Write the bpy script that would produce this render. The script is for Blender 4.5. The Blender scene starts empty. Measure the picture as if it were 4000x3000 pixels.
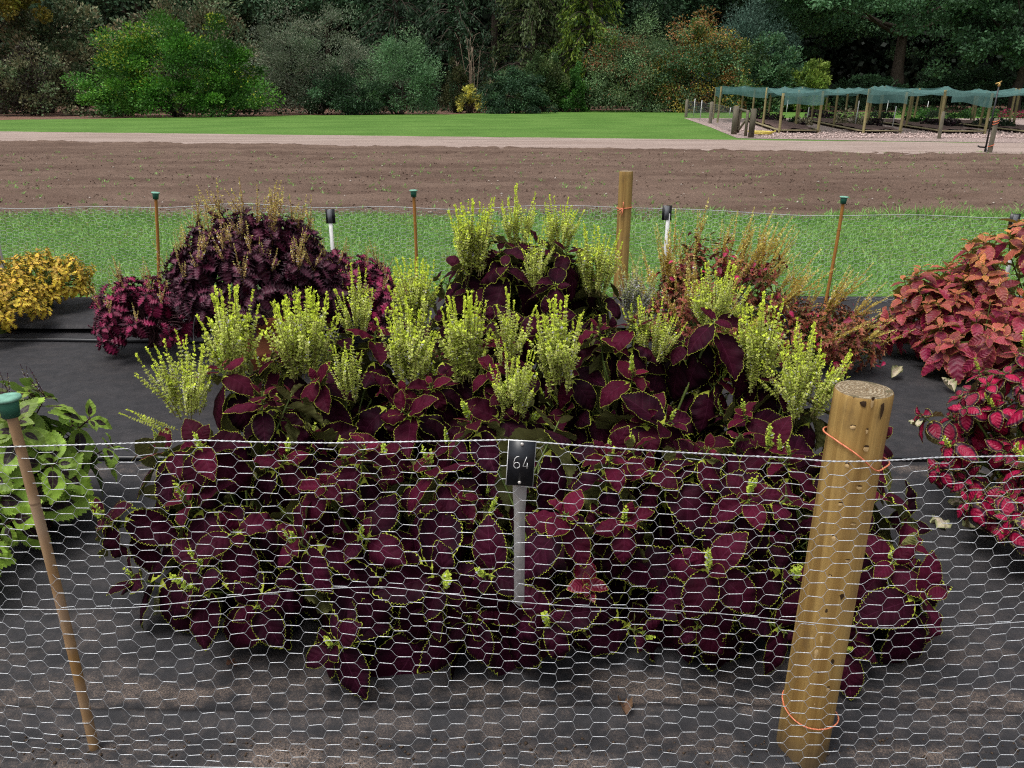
import bpy, math, random
import numpy as np
from mathutils import Vector, Matrix

rng = np.random.default_rng(7)
random.seed(7)
R = math.radians
scene = bpy.context.scene
COL = scene.collection

# ---------------------------------------------------------------- camera, sky, sun, exposure
CAM_H, PITCH = 1.6, R(20.83)
cam_d = bpy.data.cameras.new('camera')
cam_d.sensor_width = 36.0
cam_d.lens = 36.0 * 3038 / 4000
cam_d.clip_start, cam_d.clip_end = 0.05, 600
cam = bpy.data.objects.new('camera', cam_d)
COL.objects.link(cam)
cam.location = (0, 0, CAM_H)
cam.rotation_euler = (math.pi / 2 - PITCH, 0, 0)
scene.camera = cam

SUN_EL, SUN_AZ = R(68), R(-125)          # azimuth from +Y, clockwise seen from above
world = bpy.data.worlds.new('World')
scene.world = world
world.use_nodes = True
wn = world.node_tree.nodes; wl = world.node_tree.links
for n in list(wn): wn.remove(n)
sky = wn.new('ShaderNodeTexSky'); sky.sky_type = 'NISHITA'; sky.sun_disc = False
sky.sun_elevation = SUN_EL; sky.sun_rotation = SUN_AZ
sky.air_density = 1.0; sky.dust_density = 3.0; sky.ozone_density = 1.0
hs = wn.new('ShaderNodeHueSaturation'); hs.inputs['Saturation'].default_value = 0.22
bg = wn.new('ShaderNodeBackground'); bg.inputs['Strength'].default_value = 0.13
wo = wn.new('ShaderNodeOutputWorld')
# an overcast sky is brighter overhead than at the horizon
wtc = wn.new('ShaderNodeTexCoord'); wsp = wn.new('ShaderNodeSeparateXYZ'); wmr = wn.new('ShaderNodeMapRange')
wmr.inputs[3].default_value = 0.45; wmr.inputs[4].default_value = 1.35
wmx = wn.new('ShaderNodeMix'); wmx.data_type = 'RGBA'; wmx.blend_type = 'MULTIPLY'; wmx.inputs[0].default_value = 1.0
wl.new(wtc.outputs['Generated'], wsp.inputs[0]); wl.new(wsp.outputs[2], wmr.inputs[0]); wl.new(wmr.outputs[0], wmx.inputs[7])
wl.new(sky.outputs[0], hs.inputs['Color']); wl.new(hs.outputs[0], wmx.inputs[6]); wl.new(wmx.outputs[2], bg.inputs['Color']); wl.new(bg.outputs[0], wo.inputs['Surface'])
sun_d = bpy.data.lights.new('sun', 'SUN'); sun_d.energy = 1.3; sun_d.angle = R(24); sun_d.color = (1.0, 0.97, 0.92)
sun = bpy.data.objects.new('sun', sun_d); COL.objects.link(sun)
sd = Vector((math.sin(SUN_AZ) * math.cos(SUN_EL), math.cos(SUN_AZ) * math.cos(SUN_EL), math.sin(SUN_EL)))
sun.rotation_euler = sd.to_track_quat('Z', 'Y').to_euler()
sun.location = sd * 50
scene.view_settings.view_transform = 'Standard'
scene.view_settings.look = 'None'
scene.view_settings.exposure = 0.6
scene.view_settings.gamma = 1.0
scene.render.engine = 'CYCLES'
scene.cycles.use_denoising = False
scene.cycles.filter_width = 1.15
scene.cycles.max_bounces = 6
scene.cycles.diffuse_bounces = 3
scene.cycles.glossy_bounces = 2
scene.cycles.transparent_max_bounces = 12

# ---------------------------------------------------------------- photograph pixel -> place in the world
S = 4000 / 2212.0
_f, _cp, _sp = 3038.0, math.cos(PITCH), math.sin(PITCH)
def ray(px, py):
    a, b = (px - 2000) / _f, (1500 - py) / _f
    return Vector((a, b * _sp + _cp, b * _cp - _sp))
def gp(px, py, z=0.0):
    d = ray(px, py); t = (z - CAM_H) / d.z
    return Vector((0, 0, CAM_H)) + d * t
def at(px, py, Y):
    d = ray(px, py)
    return Vector((0, 0, CAM_H)) + d * (Y / d.y)
def gd(x, y, z=0.0): return gp(x * S, y * S, z)
def ad(x, y, Y): return at(x * S, y * S, Y)

# ---------------------------------------------------------------- node helper
class NT:
    def __init__(s, name):
        s.mat = bpy.data.materials.new(name); s.mat.use_nodes = True
        s.t = s.mat.node_tree
        for n in list(s.t.nodes): s.t.nodes.remove(n)
        s.out = s.t.nodes.new('ShaderNodeOutputMaterial')
    def put(s, sock, v):
        if isinstance(v, bpy.types.NodeSocket): s.t.links.new(v, sock)
        elif isinstance(v, (tuple, list)) and len(v) == 3 and sock.type == 'RGBA': sock.default_value = (*v, 1)
        else: sock.default_value = v
    def n(s, typ, props=None, **ins):
        nd = s.t.nodes.new(typ)
        for k, v in (props or {}).items(): setattr(nd, k, v)
        for k, v in ins.items(): s.put(nd.inputs[k.replace('_', ' ')], v)
        return nd
    def m(s, op, a, b=0.0, clamp=False):
        nd = s.t.nodes.new('ShaderNodeMath'); nd.operation = op; nd.use_clamp = clamp
        s.put(nd.inputs[0], a); s.put(nd.inputs[1], b); return nd.outputs[0]
    def mix(s, fac, a, b, blend='MIX'):
        nd = s.t.nodes.new('ShaderNodeMix'); nd.data_type = 'RGBA'; nd.blend_type = blend
        s.put(nd.inputs[0], fac); s.put(nd.inputs[6], a); s.put(nd.inputs[7], b); return nd.outputs[2]
    def mr(s, x, a, b, c=0.0, d=1.0, smooth=True):
        nd = s.t.nodes.new('ShaderNodeMapRange'); nd.interpolation_type = 'SMOOTHSTEP' if smooth else 'LINEAR'
        for i, v in enumerate((x, a, b, c, d)): s.put(nd.inputs[i], v)
        return nd.outputs[0]
    def pos(s): return s.n('ShaderNodeNewGeometry').outputs['Position']
    def obj(s): return s.n('ShaderNodeTexCoord').outputs['Object']
    def xyz(s, v): return s.n('ShaderNodeSeparateXYZ', Vector=v).outputs
    def mapping(s, v, scale=(1, 1, 1), rot=(0, 0, 0)):
        return s.n('ShaderNodeMapping', Vector=v, Scale=scale, Rotation=rot).outputs[0]
    def noise(s, v, scale, detail=3.0, rough=0.5, dist=0.0):
        return s.n('ShaderNodeTexNoise', Vector=v, Scale=scale, Detail=detail, Roughness=rough, Distortion=dist).outputs[0]
    def bump(s, h, strength=0.5, dist=0.01):
        return s.n('ShaderNodeBump', Height=h, Strength=strength, Distance=dist).outputs[0]
    def attr(s, name): return s.n('ShaderNodeAttribute', {'attribute_name': name}).outputs
    def rand(s): return s.n('ShaderNodeObjectInfo').outputs['Random']
    def surf(s, base, rough=0.6, spec=0.3, normal=None, metallic=0.0, sheen=0.0):
        p = s.n('ShaderNodeBsdfPrincipled')
        s.put(p.inputs['Base Color'], base); s.put(p.inputs['Roughness'], rough)
        s.put(p.inputs['Specular IOR Level'], spec); s.put(p.inputs['Metallic'], metallic)
        if normal is not None: s.put(p.inputs['Normal'], normal)
        return p.outputs[0]
    def done(s, sh):
        s.t.links.new(sh, s.out.inputs['Surface']); return s.mat
    def leafy(s, base, rough=0.5, spec=0.3, normal=None, trans=0.15):
        a = s.surf(base, rough, spec, normal)
        tr = s.n('ShaderNodeBsdfTranslucent', Color=base)
        mx = s.n('ShaderNodeMixShader'); mx.inputs[0].default_value = trans
        s.t.links.new(a, mx.inputs[1]); s.t.links.new(tr.outputs[0], mx.inputs[2])
        return s.done(mx.outputs[0])

def simple(name, col, rough=0.6, spec=0.3, var=0.25, scale=8.0, stretch=(1, 1, 1), bump=0.0, metallic=0.0, per_object=0.0):
    g = NT(name); v = g.mapping(g.obj(), stretch)
    nz = g.noise(v, scale, 4, 0.6)
    f = g.mr(nz, 0.3, 0.7, 1 - var, 1 + var, False)
    if per_object: f = g.m('MULTIPLY', f, g.mr(g.rand(), 0, 1, 1 - per_object, 1 + per_object, False))
    c = g.mix(1.0, col, g.n('ShaderNodeCombineColor', Red=f, Green=f, Blue=f).outputs[0], 'MULTIPLY')
    nrm = g.bump(g.noise(v, scale * 3, 4, 0.6), bump, 0.01) if bump else None
    return g.done(g.surf(c, rough, spec, nrm, metallic))

# ---------------------------------------------------------------- mesh helpers
def mk(name, V, quads=None, tris=None, mat=None, parent=None, uv=None, uv2=None, col=None, smooth=True, mats=None, midx=None, off=None):
    V = np.asarray(V, np.float32)
    if off is not None: V = V - np.asarray(off, np.float32)
    q = np.zeros((0, 4), np.int32) if quads is None else np.asarray(quads, np.int32).reshape(-1, 4)
    t = np.zeros((0, 3), np.int32) if tris is None else np.asarray(tris, np.int32).reshape(-1, 3)
    me = bpy.data.meshes.new(name)
    me.vertices.add(len(V)); me.vertices.foreach_set('co', V.ravel())
    li = np.concatenate([q.ravel(), t.ravel()])
    me.loops.add(len(li)); me.loops.foreach_set('vertex_index', li)
    tot = np.concatenate([np.full(len(q), 4, np.int32), np.full(len(t), 3, np.int32)])
    st = np.concatenate([[0], np.cumsum(tot)[:-1]]).astype(np.int32)
    me.polygons.add(len(tot)); me.polygons.foreach_set('loop_start', st); me.polygons.foreach_set('loop_total', tot)
    if smooth: me.polygons.foreach_set('use_smooth', np.ones(len(tot), bool))
    for nm, u in (('UVMap', uv), ('edge', uv2)):
        if u is not None:
            l = me.uv_layers.new(name=nm); l.data.foreach_set('uv', np.asarray(u, np.float32)[li].ravel())
    if col is not None:
        a = me.color_attributes.new('tint', 'FLOAT_COLOR', 'POINT'); a.data.foreach_set('color', np.asarray(col, np.float32).ravel())
    for m_ in (mats or ([mat] if mat else [])): me.materials.append(m_)
    if midx is not None: me.polygons.foreach_set('material_index', np.asarray(midx, np.int32))
    me.update(); me.validate()
    o = bpy.data.objects.new(name, me); COL.objects.link(o)
    if parent is not None: o.parent = parent
    return o

def tag(o, label, cat, group=None):
    o['label'] = label; o['category'] = cat
    if group: o['group'] = group
    return o
def thing(name, label, cat, loc, rotz=0.0, group=None):
    o = bpy.data.objects.new(name, None); COL.objects.link(o)
    o.empty_display_size = 0.1
    o.location = loc; o.rotation_euler = (0, 0, rotz)
    return tag(o, label, cat, group)
def struct(o): o['kind'] = 'structure'; return o
def stuff(o): o['kind'] = 'stuff'; return o
def dup(root, loc, label, rotz=None, group=None, scale=None):
    r = root.copy(); COL.objects.link(r); r.location = loc; r['label'] = label
    if rotz is not None: r.rotation_euler = (0, 0, rotz)
    if scale: r.scale = (scale,) * 3
    if group: r['group'] = group
    for ch in list(root.children):
        c = ch.copy(); COL.objects.link(c); c.parent = r
        for g_ in list(ch.children):
            d = g_.copy(); COL.objects.link(d); d.parent = c
    return r

class MB:
    """collects solids into one mesh"""
    def __init__(s): s.V = []; s.Q = []; s.T = []; s.n = 0; s.mq = []; s.mt = []; s.cur = 0; s.C = []; s.c = (0.5, 0.5, 0.5, 1)
    def add(s, V, Q=None, T=None):
        V = np.asarray(V, float).reshape(-1, 3)
        if Q is not None and len(Q):
            Q = np.asarray(Q, int).reshape(-1, 4); s.Q.append(Q + s.n); s.mq += [s.cur] * len(Q)
        if T is not None and len(T):
            T = np.asarray(T, int).reshape(-1, 3); s.T.append(T + s.n); s.mt += [s.cur] * len(T)
        s.V.append(V); s.n += len(V); s.C.append(np.tile(s.c, (len(V), 1)))
    def box(s, c, size, rot=None):
        h = np.array(size) / 2
        v = np.array([[x, y, z] for x in (-1, 1) for y in (-1, 1) for z in (-1, 1)], float) * h
        if rot is not None: v = v @ np.array(rot).T
        s.add(v + np.array(c), [[0, 1, 3, 2], [4, 6, 7, 5], [0, 4, 5, 1], [2, 3, 7, 6], [0, 2, 6, 4], [1, 5, 7, 3]])
    def beam(s, a, b, w, h):
        a, b = Vector(a), Vector(b); d = b - a
        m_ = d.to_track_quat('Z', 'Y').to_matrix()
        s.box((a + b) / 2, (w, h, d.length), m_)
    def lathe(s, prof, c=(0, 0, 0), k=16, rot=None, close=True):
        n = len(prof); a = np.linspace(0, 2 * np.pi, k, endpoint=False)
        v = np.array([[r * np.cos(t), r * np.sin(t), z] for r, z in prof for t in a])
        if rot is not None: v = v @ np.array(rot).T
        q = [[i * k + j, i * k + (j + 1) % k, (i + 1) * k + (j + 1) % k, (i + 1) * k + j] for i in range(n - 1) for j in range(k)]
        s.add(v + np.array(c), q)
    def tube(s, pts, r, k=6):
        pts = np.asarray(pts, float); n = len(pts); r = np.broadcast_to(r, (n,))
        t = np.gradient(pts, axis=0); t /= np.linalg.norm(t, axis=1)[:, None] + 1e-12
        ref = np.array([0, 0, 1.0]) if abs(t[0][2]) < 0.9 else np.array([1.0, 0, 0])
        u = np.cross(t, ref); u /= np.linalg.norm(u, axis=1)[:, None] + 1e-12
        w = np.cross(t, u); a = np.linspace(0, 2 * np.pi, k, endpoint=False)
        v = pts[:, None] + r[:, None, None] * (np.cos(a)[None, :, None] * u[:, None] + np.sin(a)[None, :, None] * w[:, None])
        q = [[i * k + j, i * k + (j + 1) % k, (i + 1) * k + (j + 1) % k, (i + 1) * k + j] for i in range(n - 1) for j in range(k)]
        v = np.concatenate([v.reshape(-1, 3), pts[:1], pts[-1:]])
        tr = [[n * k, (j + 1) % k, j] for j in range(k)] + [[n * k + 1, (n - 1) * k + j, (n - 1) * k + (j + 1) % k] for j in range(k)]
        s.add(v, q, tr)
    def segs(s, P0, P1, R0, R1, k=4):
        """many straight tapered sticks at once"""
        P0 = np.asarray(P0, float).reshape(-1, 3); P1 = np.asarray(P1, float).reshape(-1, 3); N = len(P0)
        if not N: return
        R0 = np.broadcast_to(R0, (N,)); R1 = np.broadcast_to(R1, (N,))
        t = P1 - P0; t = t / (np.linalg.norm(t, axis=1)[:, None] + 1e-12)
        ref = np.where(np.abs(t[:, 2:3]) < 0.9, [[0, 0, 1.0]], [[1.0, 0, 0]])
        u = np.cross(t, ref); u /= np.linalg.norm(u, axis=1)[:, None] + 1e-12
        w = np.cross(t, u); a = np.linspace(0, 2 * np.pi, k, endpoint=False)
        ring = np.cos(a)[None, :, None] * u[:, None] + np.sin(a)[None, :, None] * w[:, None]
        v = np.concatenate([P0[:, None] + R0[:, None, None] * ring, P1[:, None] + R1[:, None, None] * ring], 1).reshape(-1, 3)
        base = (np.arange(N) * 2 * k)[:, None, None]
        j = np.arange(k); q = np.stack([j, (j + 1) % k, k + (j + 1) % k, k + j], 1)[None]
        s.add(v, (base + q).reshape(-1, 4))
    def build(s, name, mat=None, parent=None, off=None, smooth=True, mats=None, col=False):
        V = np.concatenate(s.V) if s.V else np.zeros((0, 3))
        return mk(name, V, np.concatenate(s.Q) if s.Q else None, np.concatenate(s.T) if s.T else None, mat, parent,
                  smooth=smooth, mats=mats, midx=(s.mq + s.mt) if mats else None, off=off, col=np.concatenate(s.C) if col else None)

def nrm(v): return v / (np.linalg.norm(v, axis=-1, keepdims=True) + 1e-12)

def vnoise(x, y, seed=0):
    """smooth value noise on arrays"""
    def h(i, j):
        n = (i.astype(np.int64) * 374761393 + j.astype(np.int64) * 668265263 + seed * 982451653) & 0x7fffffff
        n = ((n ^ (n >> 13)) * 1274126177) & 0x7fffffff
        return (n ^ (n >> 16)) % 65536 / 65535.0
    i, j = np.floor(x), np.floor(y); fx, fy = x - i, y - j
    fx, fy = fx * fx * (3 - 2 * fx), fy * fy * (3 - 2 * fy)
    return (h(i, j) * (1 - fx) + h(i + 1, j) * fx) * (1 - fy) + (h(i, j + 1) * (1 - fx) + h(i + 1, j + 1) * fx) * fy

def grid_mesh(xs, ys, zf):
    X, Y = np.meshgrid(xs, ys); Z = zf(X, Y)
    V = np.stack([X, Y, Z], -1).reshape(-1, 3); nx, ny = len(xs), len(ys)
    i = (np.arange(ny - 1)[:, None] * nx + np.arange(nx - 1)[None]).ravel()
    return V, np.stack([i, i + 1, i + nx + 1, i + nx], 1)

# ---------------------------------------------------------------- leaves
def leaf_tpl(W=0.36, a=0.55, c=0.8, teeth=11, amp=0.05, cup=0.2, roll=0.0, bend=0.5, heart=0.05, wave=0.02, wf=3.0, quilt=0.0, nv=6, per=2, seed=0, fwd=0.02):
    nu = teeth * per
    u = np.linspace(0, 1, nu + 1); v = np.linspace(-1, 1, nv + 1)
    w = (u ** a) * ((1 - u) ** c); w = W * w / w.max()
    U, Vv = np.meshgrid(u, v, indexing='ij'); Wd = np.repeat(w[:, None], nv + 1, 1)
    edge = (np.abs(Vv) > 0.999)
    saw = np.where(np.arange(nu + 1) % per == per // 2, 1.0, -1.0)[:, None]
    x = Vv * Wd + np.where(edge, np.sign(Vv) * saw * amp * W * np.minimum(1, Wd / W * 2.5), 0)
    y = U + np.where(edge, saw * fwd, 0) - heart * np.abs(Vv) ** 2 * (1 - U) ** 5 * 2
    y = np.clip(y, -0.3, 1.0) + 0.05 * np.clip((U - 0.93) / 0.07, 0, 1)
    r = np.random.default_rng(seed); ph = r.uniform(0, 6.28, 4)
    z = cup * np.abs(x) - roll * np.abs(Vv) ** 3 * Wd + wave * np.sin(2 * np.pi * wf * U + ph[0] + np.sign(Vv) * ph[1]) * np.abs(Vv) ** 1.5 * np.minimum(1, Wd / W * 1.5)
    z += quilt * np.cos((U - 0.5 * np.abs(Vv) * W) * 2 * np.pi * 7) * (1 - np.abs(Vv) ** 4) * np.minimum(1, Wd / W)
    th = bend * U ** 1.2
    cy = np.concatenate([[0], np.cumsum(np.cos(th[:-1, 0]) * np.diff(u))])[:, None]; cz = -np.concatenate([[0], np.cumsum(np.sin(th[:-1, 0]) * np.diff(u))])[:, None]
    dy = y - U
    Y = cy + dy * np.cos(th) + z * np.sin(th); Z = cz - dy * np.sin(th) + z * np.cos(th)
    P = np.stack([x, Y, Z], -1).reshape(-1, 3)
    i = (np.arange(nu)[:, None] * (nv + 1) + np.arange(nv)[None]).ravel()
    Q = np.stack([i, i + 1, i + nv + 2, i + nv + 1], 1)
    uv = np.stack([U, Vv * 0.5 + 0.5], -1).reshape(-1, 2)
    e = np.stack([(1 - np.abs(Vv)) * Wd, Wd], -1).reshape(-1, 2)
    return P, Q, uv, e

class Leaves:
    def __init__(s): s.b = []; s.d = []; s.n = []; s.s = []; s.c = []; s.k = []
    def add(s, b, d, n, sc, col):
        s.b.append(b); s.d.append(d); s.n.append(n); s.s.append(sc); s.c.append(col)
    def build(s, name, tpls, mat, parent, off, r=rng):
        B = np.array(s.b, float).reshape(-1, 3); D = nrm(np.array(s.d, float)).reshape(-1, 3); Nn = np.array(s.n, float).reshape(-1, 3)
        Nn = nrm(Nn - (Nn * D).sum(1)[:, None] * D); Sd = np.cross(D, Nn)
        Sc = np.array(s.s, float).ravel(); C = np.array(s.c, float).reshape(-1, 4)
        k = r.integers(0, len(tpls), len(B))
        Vs, Qs, U1, U2, Cs = [], [], [], [], []; n0 = 0
        for ti, (P, Q, uv, e) in enumerate(tpls):
            ix = np.nonzero(k == ti)[0]
            if not len(ix): continue
            sx = np.where(r.random(len(ix)) < 0.5, -1.0, 1.0)
            flip = sx < 0
            v = B[ix, None] + Sc[ix, None, None] * (P[None, :, 0:1] * Sd[ix, None] * 1.0 + P[None, :, 1:2] * D[ix, None] + P[None, :, 2:3] * Nn[ix, None])
            Vs.append(v.reshape(-1, 3)); m_ = len(P)
            Qs.append((Q[None] + n0 + (np.arange(len(ix)) * m_)[:, None, None]).reshape(-1, 4)); n0 += m_ * len(ix)
            U1.append(np.tile(uv, (len(ix), 1))); U2.append(np.tile(e, (len(ix), 1))); Cs.append(np.repeat(C[ix], m_, 0))
        return mk(name, np.concatenate(Vs), np.concatenate(Qs), None, mat, parent, np.concatenate(U1), np.concatenate(U2), np.concatenate(Cs), off=off)

def leaf_mat(name, center, outer, rim, back, young, rimw=0.02, dash=11, t0=0.02, t1=0.22, vein=None, rough=0.45, spec=0.35, trans=0.1, blotch=0.0, quilt=0.35, nz=0.1, young_mix=0.8, ubase=0.0, rim_age=1.0):
    g = NT(name)
    uv = g.xyz(g.n('ShaderNodeUVMap', {'uv_map': 'UVMap'}).outputs[0]); ed = g.xyz(g.n('ShaderNodeUVMap', {'uv_map': 'edge'}).outputs[0])
    u, v = uv[0], g.m('SUBTRACT', g.m('MULTIPLY', uv[1], 2.0), 1.0); dist = ed[0]
    av = g.m('ABSOLUTE', v)
    tint = g.attr('tint')[0]; tc = g.n('ShaderNodeSeparateColor', Color=tint).outputs
    pos = g.obj()
    n1 = g.noise(pos, 28.0, 4, 0.6); n2 = g.noise(pos, 160.0, 3, 0.6)
    dn = g.m('ADD', dist, g.m('MULTIPLY', g.m('SUBTRACT', n1, 0.5), nz + blotch))
    if ubase: dn = g.m('ADD', dn, g.m('MULTIPLY', g.m('SUBTRACT', 0.55, u), ubase))
    col = g.mix(g.mr(dn, t0, t1), outer, center)
    yc = g.mix(g.mr(dn, t0, t1), young, tuple(min(1, x * 1.0) for x in young))
    col = g.mix(g.m('MULTIPLY', tc[0], young_mix), col, yc)
    # side veins run forward from the midrib
    ph = g.m('MULTIPLY', g.m('SUBTRACT', u, g.m('MULTIPLY', g.m('MULTIPLY', av, ed[1]), 0.75)), 34.0)
    sv = g.m('SINE', ph)
    vl = g.mr(sv, 0.86, 1.0); mid = g.mr(g.m('MULTIPLY', av, ed[1]), 0.002, 0.012, 1.0, 0.0)
    vm = g.m('MAXIMUM', g.m('MULTIPLY', vl, 0.35), mid)
    if vein: col = g.mix(g.m('MULTIPLY', vm, 0.32), col, vein)
    f = g.m('MULTIPLY', g.mr(tc[1], 0, 1, 0.6, 1.4, False), g.m('MULTIPLY', g.mr(n2, 0.3, 0.7, 0.86, 1.14, False), g.mr(n1, 0.3, 0.7, 0.78, 1.22, False)))
    col = g.mix(1.0, col, g.n('ShaderNodeCombineColor', Red=f, Green=f, Blue=f).outputs[0], 'MULTIPLY')
    thr = g.m('MULTIPLY', g.m('ADD', 1.0, g.m('MULTIPLY', g.m('SINE', g.m('MULTIPLY', u, 6.2832 * dash)), -0.75)), rimw)
    thr = g.m('MULTIPLY', thr, g.mr(n1, 0.3, 0.7, 0.5, 1.5, False))
    rm = g.m('LESS_THAN', dist, thr)
    if rim_age < 1: rm = g.m('MULTIPLY', rm, g.mr(tc[0], 0.05, 0.6, rim_age, 1.0))
    col = g.mix(rm, col, rim)
    bk = g.n('ShaderNodeNewGeometry').outputs['Backfacing']
    bcol = g.mix(g.m('MULTIPLY', vm, 0.6), back, tuple(min(1, x * 1.6) for x in back))
    col = g.mix(bk, col, bcol)
    h = g.m('ADD', g.m('MULTIPLY', sv, -0.5), g.m('MULTIPLY', n2, 0.8))
    return g.leafy(col, g.mr(n2, 0.3, 0.7, rough - 0.08, rough + 0.1, False), spec, g.bump(h, quilt, 0.003), trans)

def shoots(L, St, tips, axes, sizes, pairs=5, lmin=0.3, gap=0.022, e0=55, e1=-25, grav=0.35, pet=0.25, age0=1.0, r=rng, up=0.3, cupaway=0.0, ymul=1.0, rstem=0.003, gexp=1.3):
    """decussate leaf pairs down each shoot; L=Leaves, St=MB for stems and stalks"""
    Z = np.array([0, 0, 1.0])
    for t, a, sz in zip(tips, axes, sizes):
        t = np.array(t, float); a = nrm(np.array(a, float))
        u = nrm(np.cross(a, [0.31, 0.52, 0.79])); w = np.cross(a, u)
        ph0 = r.uniform(0, 6.28); s_ = 0.004; P0, P1, R0, R1 = [], [], [], []
        for k in range(pairs):
            f = k / max(1, pairs - 1)
            ln = sz * (lmin + (1 - lmin) * f ** 0.8)
            for sgn in (0, 1):
                an = ph0 + k * math.pi / 2 + sgn * math.pi + r.normal(0, 0.22)
                e = R(e0 + (e1 - e0) * f + r.normal(0, 11))
                rad = u * math.cos(an) + w * math.sin(an)
                d = rad * math.cos(e) + a * math.sin(e)
                g_ = grav * f ** gexp * r.uniform(0.5, 1.5)
                d = nrm(d - Z * g_)
                n = nrm(a * math.cos(e) - rad * math.sin(e) + Z * up)
                l = ln * r.uniform(0.82, 1.15)
                root = t - a * s_
                b = root + nrm(rad * 0.9 + a * 0.25) * l * pet * r.uniform(0.6, 1.2)
                young = np.clip(age0 * (1 - f * 1.25) * min(1, max(0.06, (a[2] - 0.5) * 2.1)) + r.normal(0, 0.08), 0, 1) * ymul
                L.add(b, d, n + r.normal(0, 0.12, 3), l, (young, r.random(), f, 1))
                P0.append(root); P1.append(b); R0.append(0.0022); R1.append(0.0015)
            s_ += gap * (0.5 + 1.0 * f) * r.uniform(0.8, 1.2) * (sz / 0.12)
        St.segs(P0, P1, R0, R1, 4)
        St.segs([t], [t - a * (s_ + 0.03)], [rstem * 0.8], [rstem * 1.3], 5)
    return L

def mound(n, c, rx, ry, h, pmax=100, jitter=0.05, r=rng, z0=0.0, upmix=0.45, base=0.27):
    """shoot tips spread over a dome standing on c; polar angle 0 = top"""
    tips, axes = [], []
    ga = math.pi * (3 - math.sqrt(5))
    zmin = math.cos(R(pmax))
    for i in range(n):
        ct = 1 - (i + 0.5) / n * (1 - zmin); st = math.sqrt(max(0, 1 - ct * ct)); an = i * ga + r.normal(0, 0.25)
        nx, ny, nz = st * math.cos(an), st * math.sin(an), ct
        p = np.array([c[0] + rx * nx, c[1] + ry * ny, c[2] + z0 + (h - z0) * (base + (1 - base) * nz if nz > 0 else base + base * nz)]) + r.normal(0, jitter, 3) * np.array([1, 1, 0.7])
        tips.append(p); axes.append(nrm(np.array([nx / rx, ny / ry, nz / (h * 0.8)]) * min(rx, ry) * (1 - upmix) + np.array([0, 0, upmix]) + r.normal(0, 0.1, 3)))
    return tips, axes
# ================================================================ GROUND
def lerp_line(p, q):
    return lambda x: p[1] + (q[1] - p[1]) * (x - p[0]) / (q[0] - p[0])
path_near = lerp_line(gp(0, 551), gp(4000, 604))
path_far = lerp_line(gp(0, 514), gp(4000, 560))

g = NT('litter'); v = g.pos()
n1 = g.noise(v, 0.6, 4); n2 = g.noise(v, 9.0, 5, 0.7)
c = g.mix(g.mr(n2, 0.35, 0.7), (0.09, 0.05, 0.035), (0.30, 0.17, 0.12))
c = g.mix(g.mr(n1, 0.45, 0.65), c, (0.12, 0.085, 0.07))
m_litter = g.done(g.surf(c, 0.9, 0.1, g.bump(n2, 0.8, 0.05)))
V, Q = grid_mesh(np.linspace(-260, 260, 3), np.linspace(-40, 420, 3), lambda X, Y: X * 0 - 0.03)
struct(mk('ground', V, Q, None, m_litter))

g = NT('lawn_turf'); v = g.pos()
stripes = g.m('SINE', g.m('MULTIPLY', g.xyz(g.mapping(v, rot=(0, 0, R(-8))))[1], 2.2))
n1 = g.noise(v, 0.35, 4); n2 = g.noise(g.mapping(v, (1, 0.35, 1)), 14.0, 5, 0.75)
c = g.mix(g.mr(n1, 0.35, 0.65), (0.066, 0.145, 0.022), (0.098, 0.188, 0.035))
c = g.mix(g.m('MULTIPLY', g.mr(n2, 0.5, 0.75), 0.55), c, (0.19, 0.28, 0.075))
c = g.mix(g.m('MULTIPLY', g.mr(n2, 0.5, 0.3), 0.5), c, (0.045, 0.10, 0.016))
c = g.mix(g.m('MULTIPLY', g.m('ADD', stripes, 1.0), 0.10), c, (0.11, 0.26, 0.04))
m_lawn = g.done(g.surf(c, 0.85, 0.15, g.bump(n2, 0.7, 0.03)))
tops = [(-600, 480), (0, 470), (400, 463), (800, 457), (1100, 452), (1500, 447), (1760, 446), (2100, 437), (2400, 430), (2700, 436), (3000, 433), (3400, 438), (4000, 442), (4700, 446)]
tp = [gp(*t) for t in tops]
tx = np.array([p.x for p in tp]); ty = np.array([p.y for p in tp])
xs = np.linspace(tx[0], tx[-1], 240)
yt = np.interp(xs, tx, ty) + (vnoise(xs * 0.7, xs * 0, 3) - 0.5) * 1.6 + (vnoise(xs * 2.1, xs * 0, 4) - 0.5) * 0.6
yb = np.array([path_far(x) for x in xs]) - 0.06 + (vnoise(xs * 3, xs * 0, 5) - 0.5) * 0.25
rows = [np.stack([xs, yb + (yt - yb) * t, xs * 0 + 0.004], 1) for t in np.linspace(0, 1, 12)]
V = np.concatenate(rows); i = (np.arange(11)[:, None] * 240 + np.arange(239)[None]).ravel()
struct(mk('lawn', V, np.stack([i, i + 1, i + 241, i + 240], 1), None, m_lawn))

g = NT('path_grit'); v = g.pos()
n1 = g.noise(g.mapping(v, (0.25, 1.6, 1)), 1.0, 4); n2 = g.noise(v, 22.0, 5, 0.8); n3 = g.noise(v, 1.2, 4)
c = g.mix(g.mr(n1, 0.35, 0.65), (0.25, 0.185, 0.155), (0.33, 0.255, 0.22))
c = g.mix(g.m('MULTIPLY', g.mr(n2, 0.45, 0.75), 0.5), c, (0.45, 0.38, 0.34))
c = g.mix(g.m('MULTIPLY', g.mr(n3, 0.55, 0.75), 0.35), c, (0.17, 0.12, 0.10))
m_path = g.done(g.surf(c, 0.9, 0.15, g.bump(n2, 0.5, 0.02)))
xs = np.linspace(-40, 40, 200)
yn = np.array([path_near(x) for x in xs]) - 0.5 ; yf = np.array([path_far(x) for x in xs]) + (vnoise(xs * 2.5, xs * 0, 8) - 0.5) * 0.3
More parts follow.
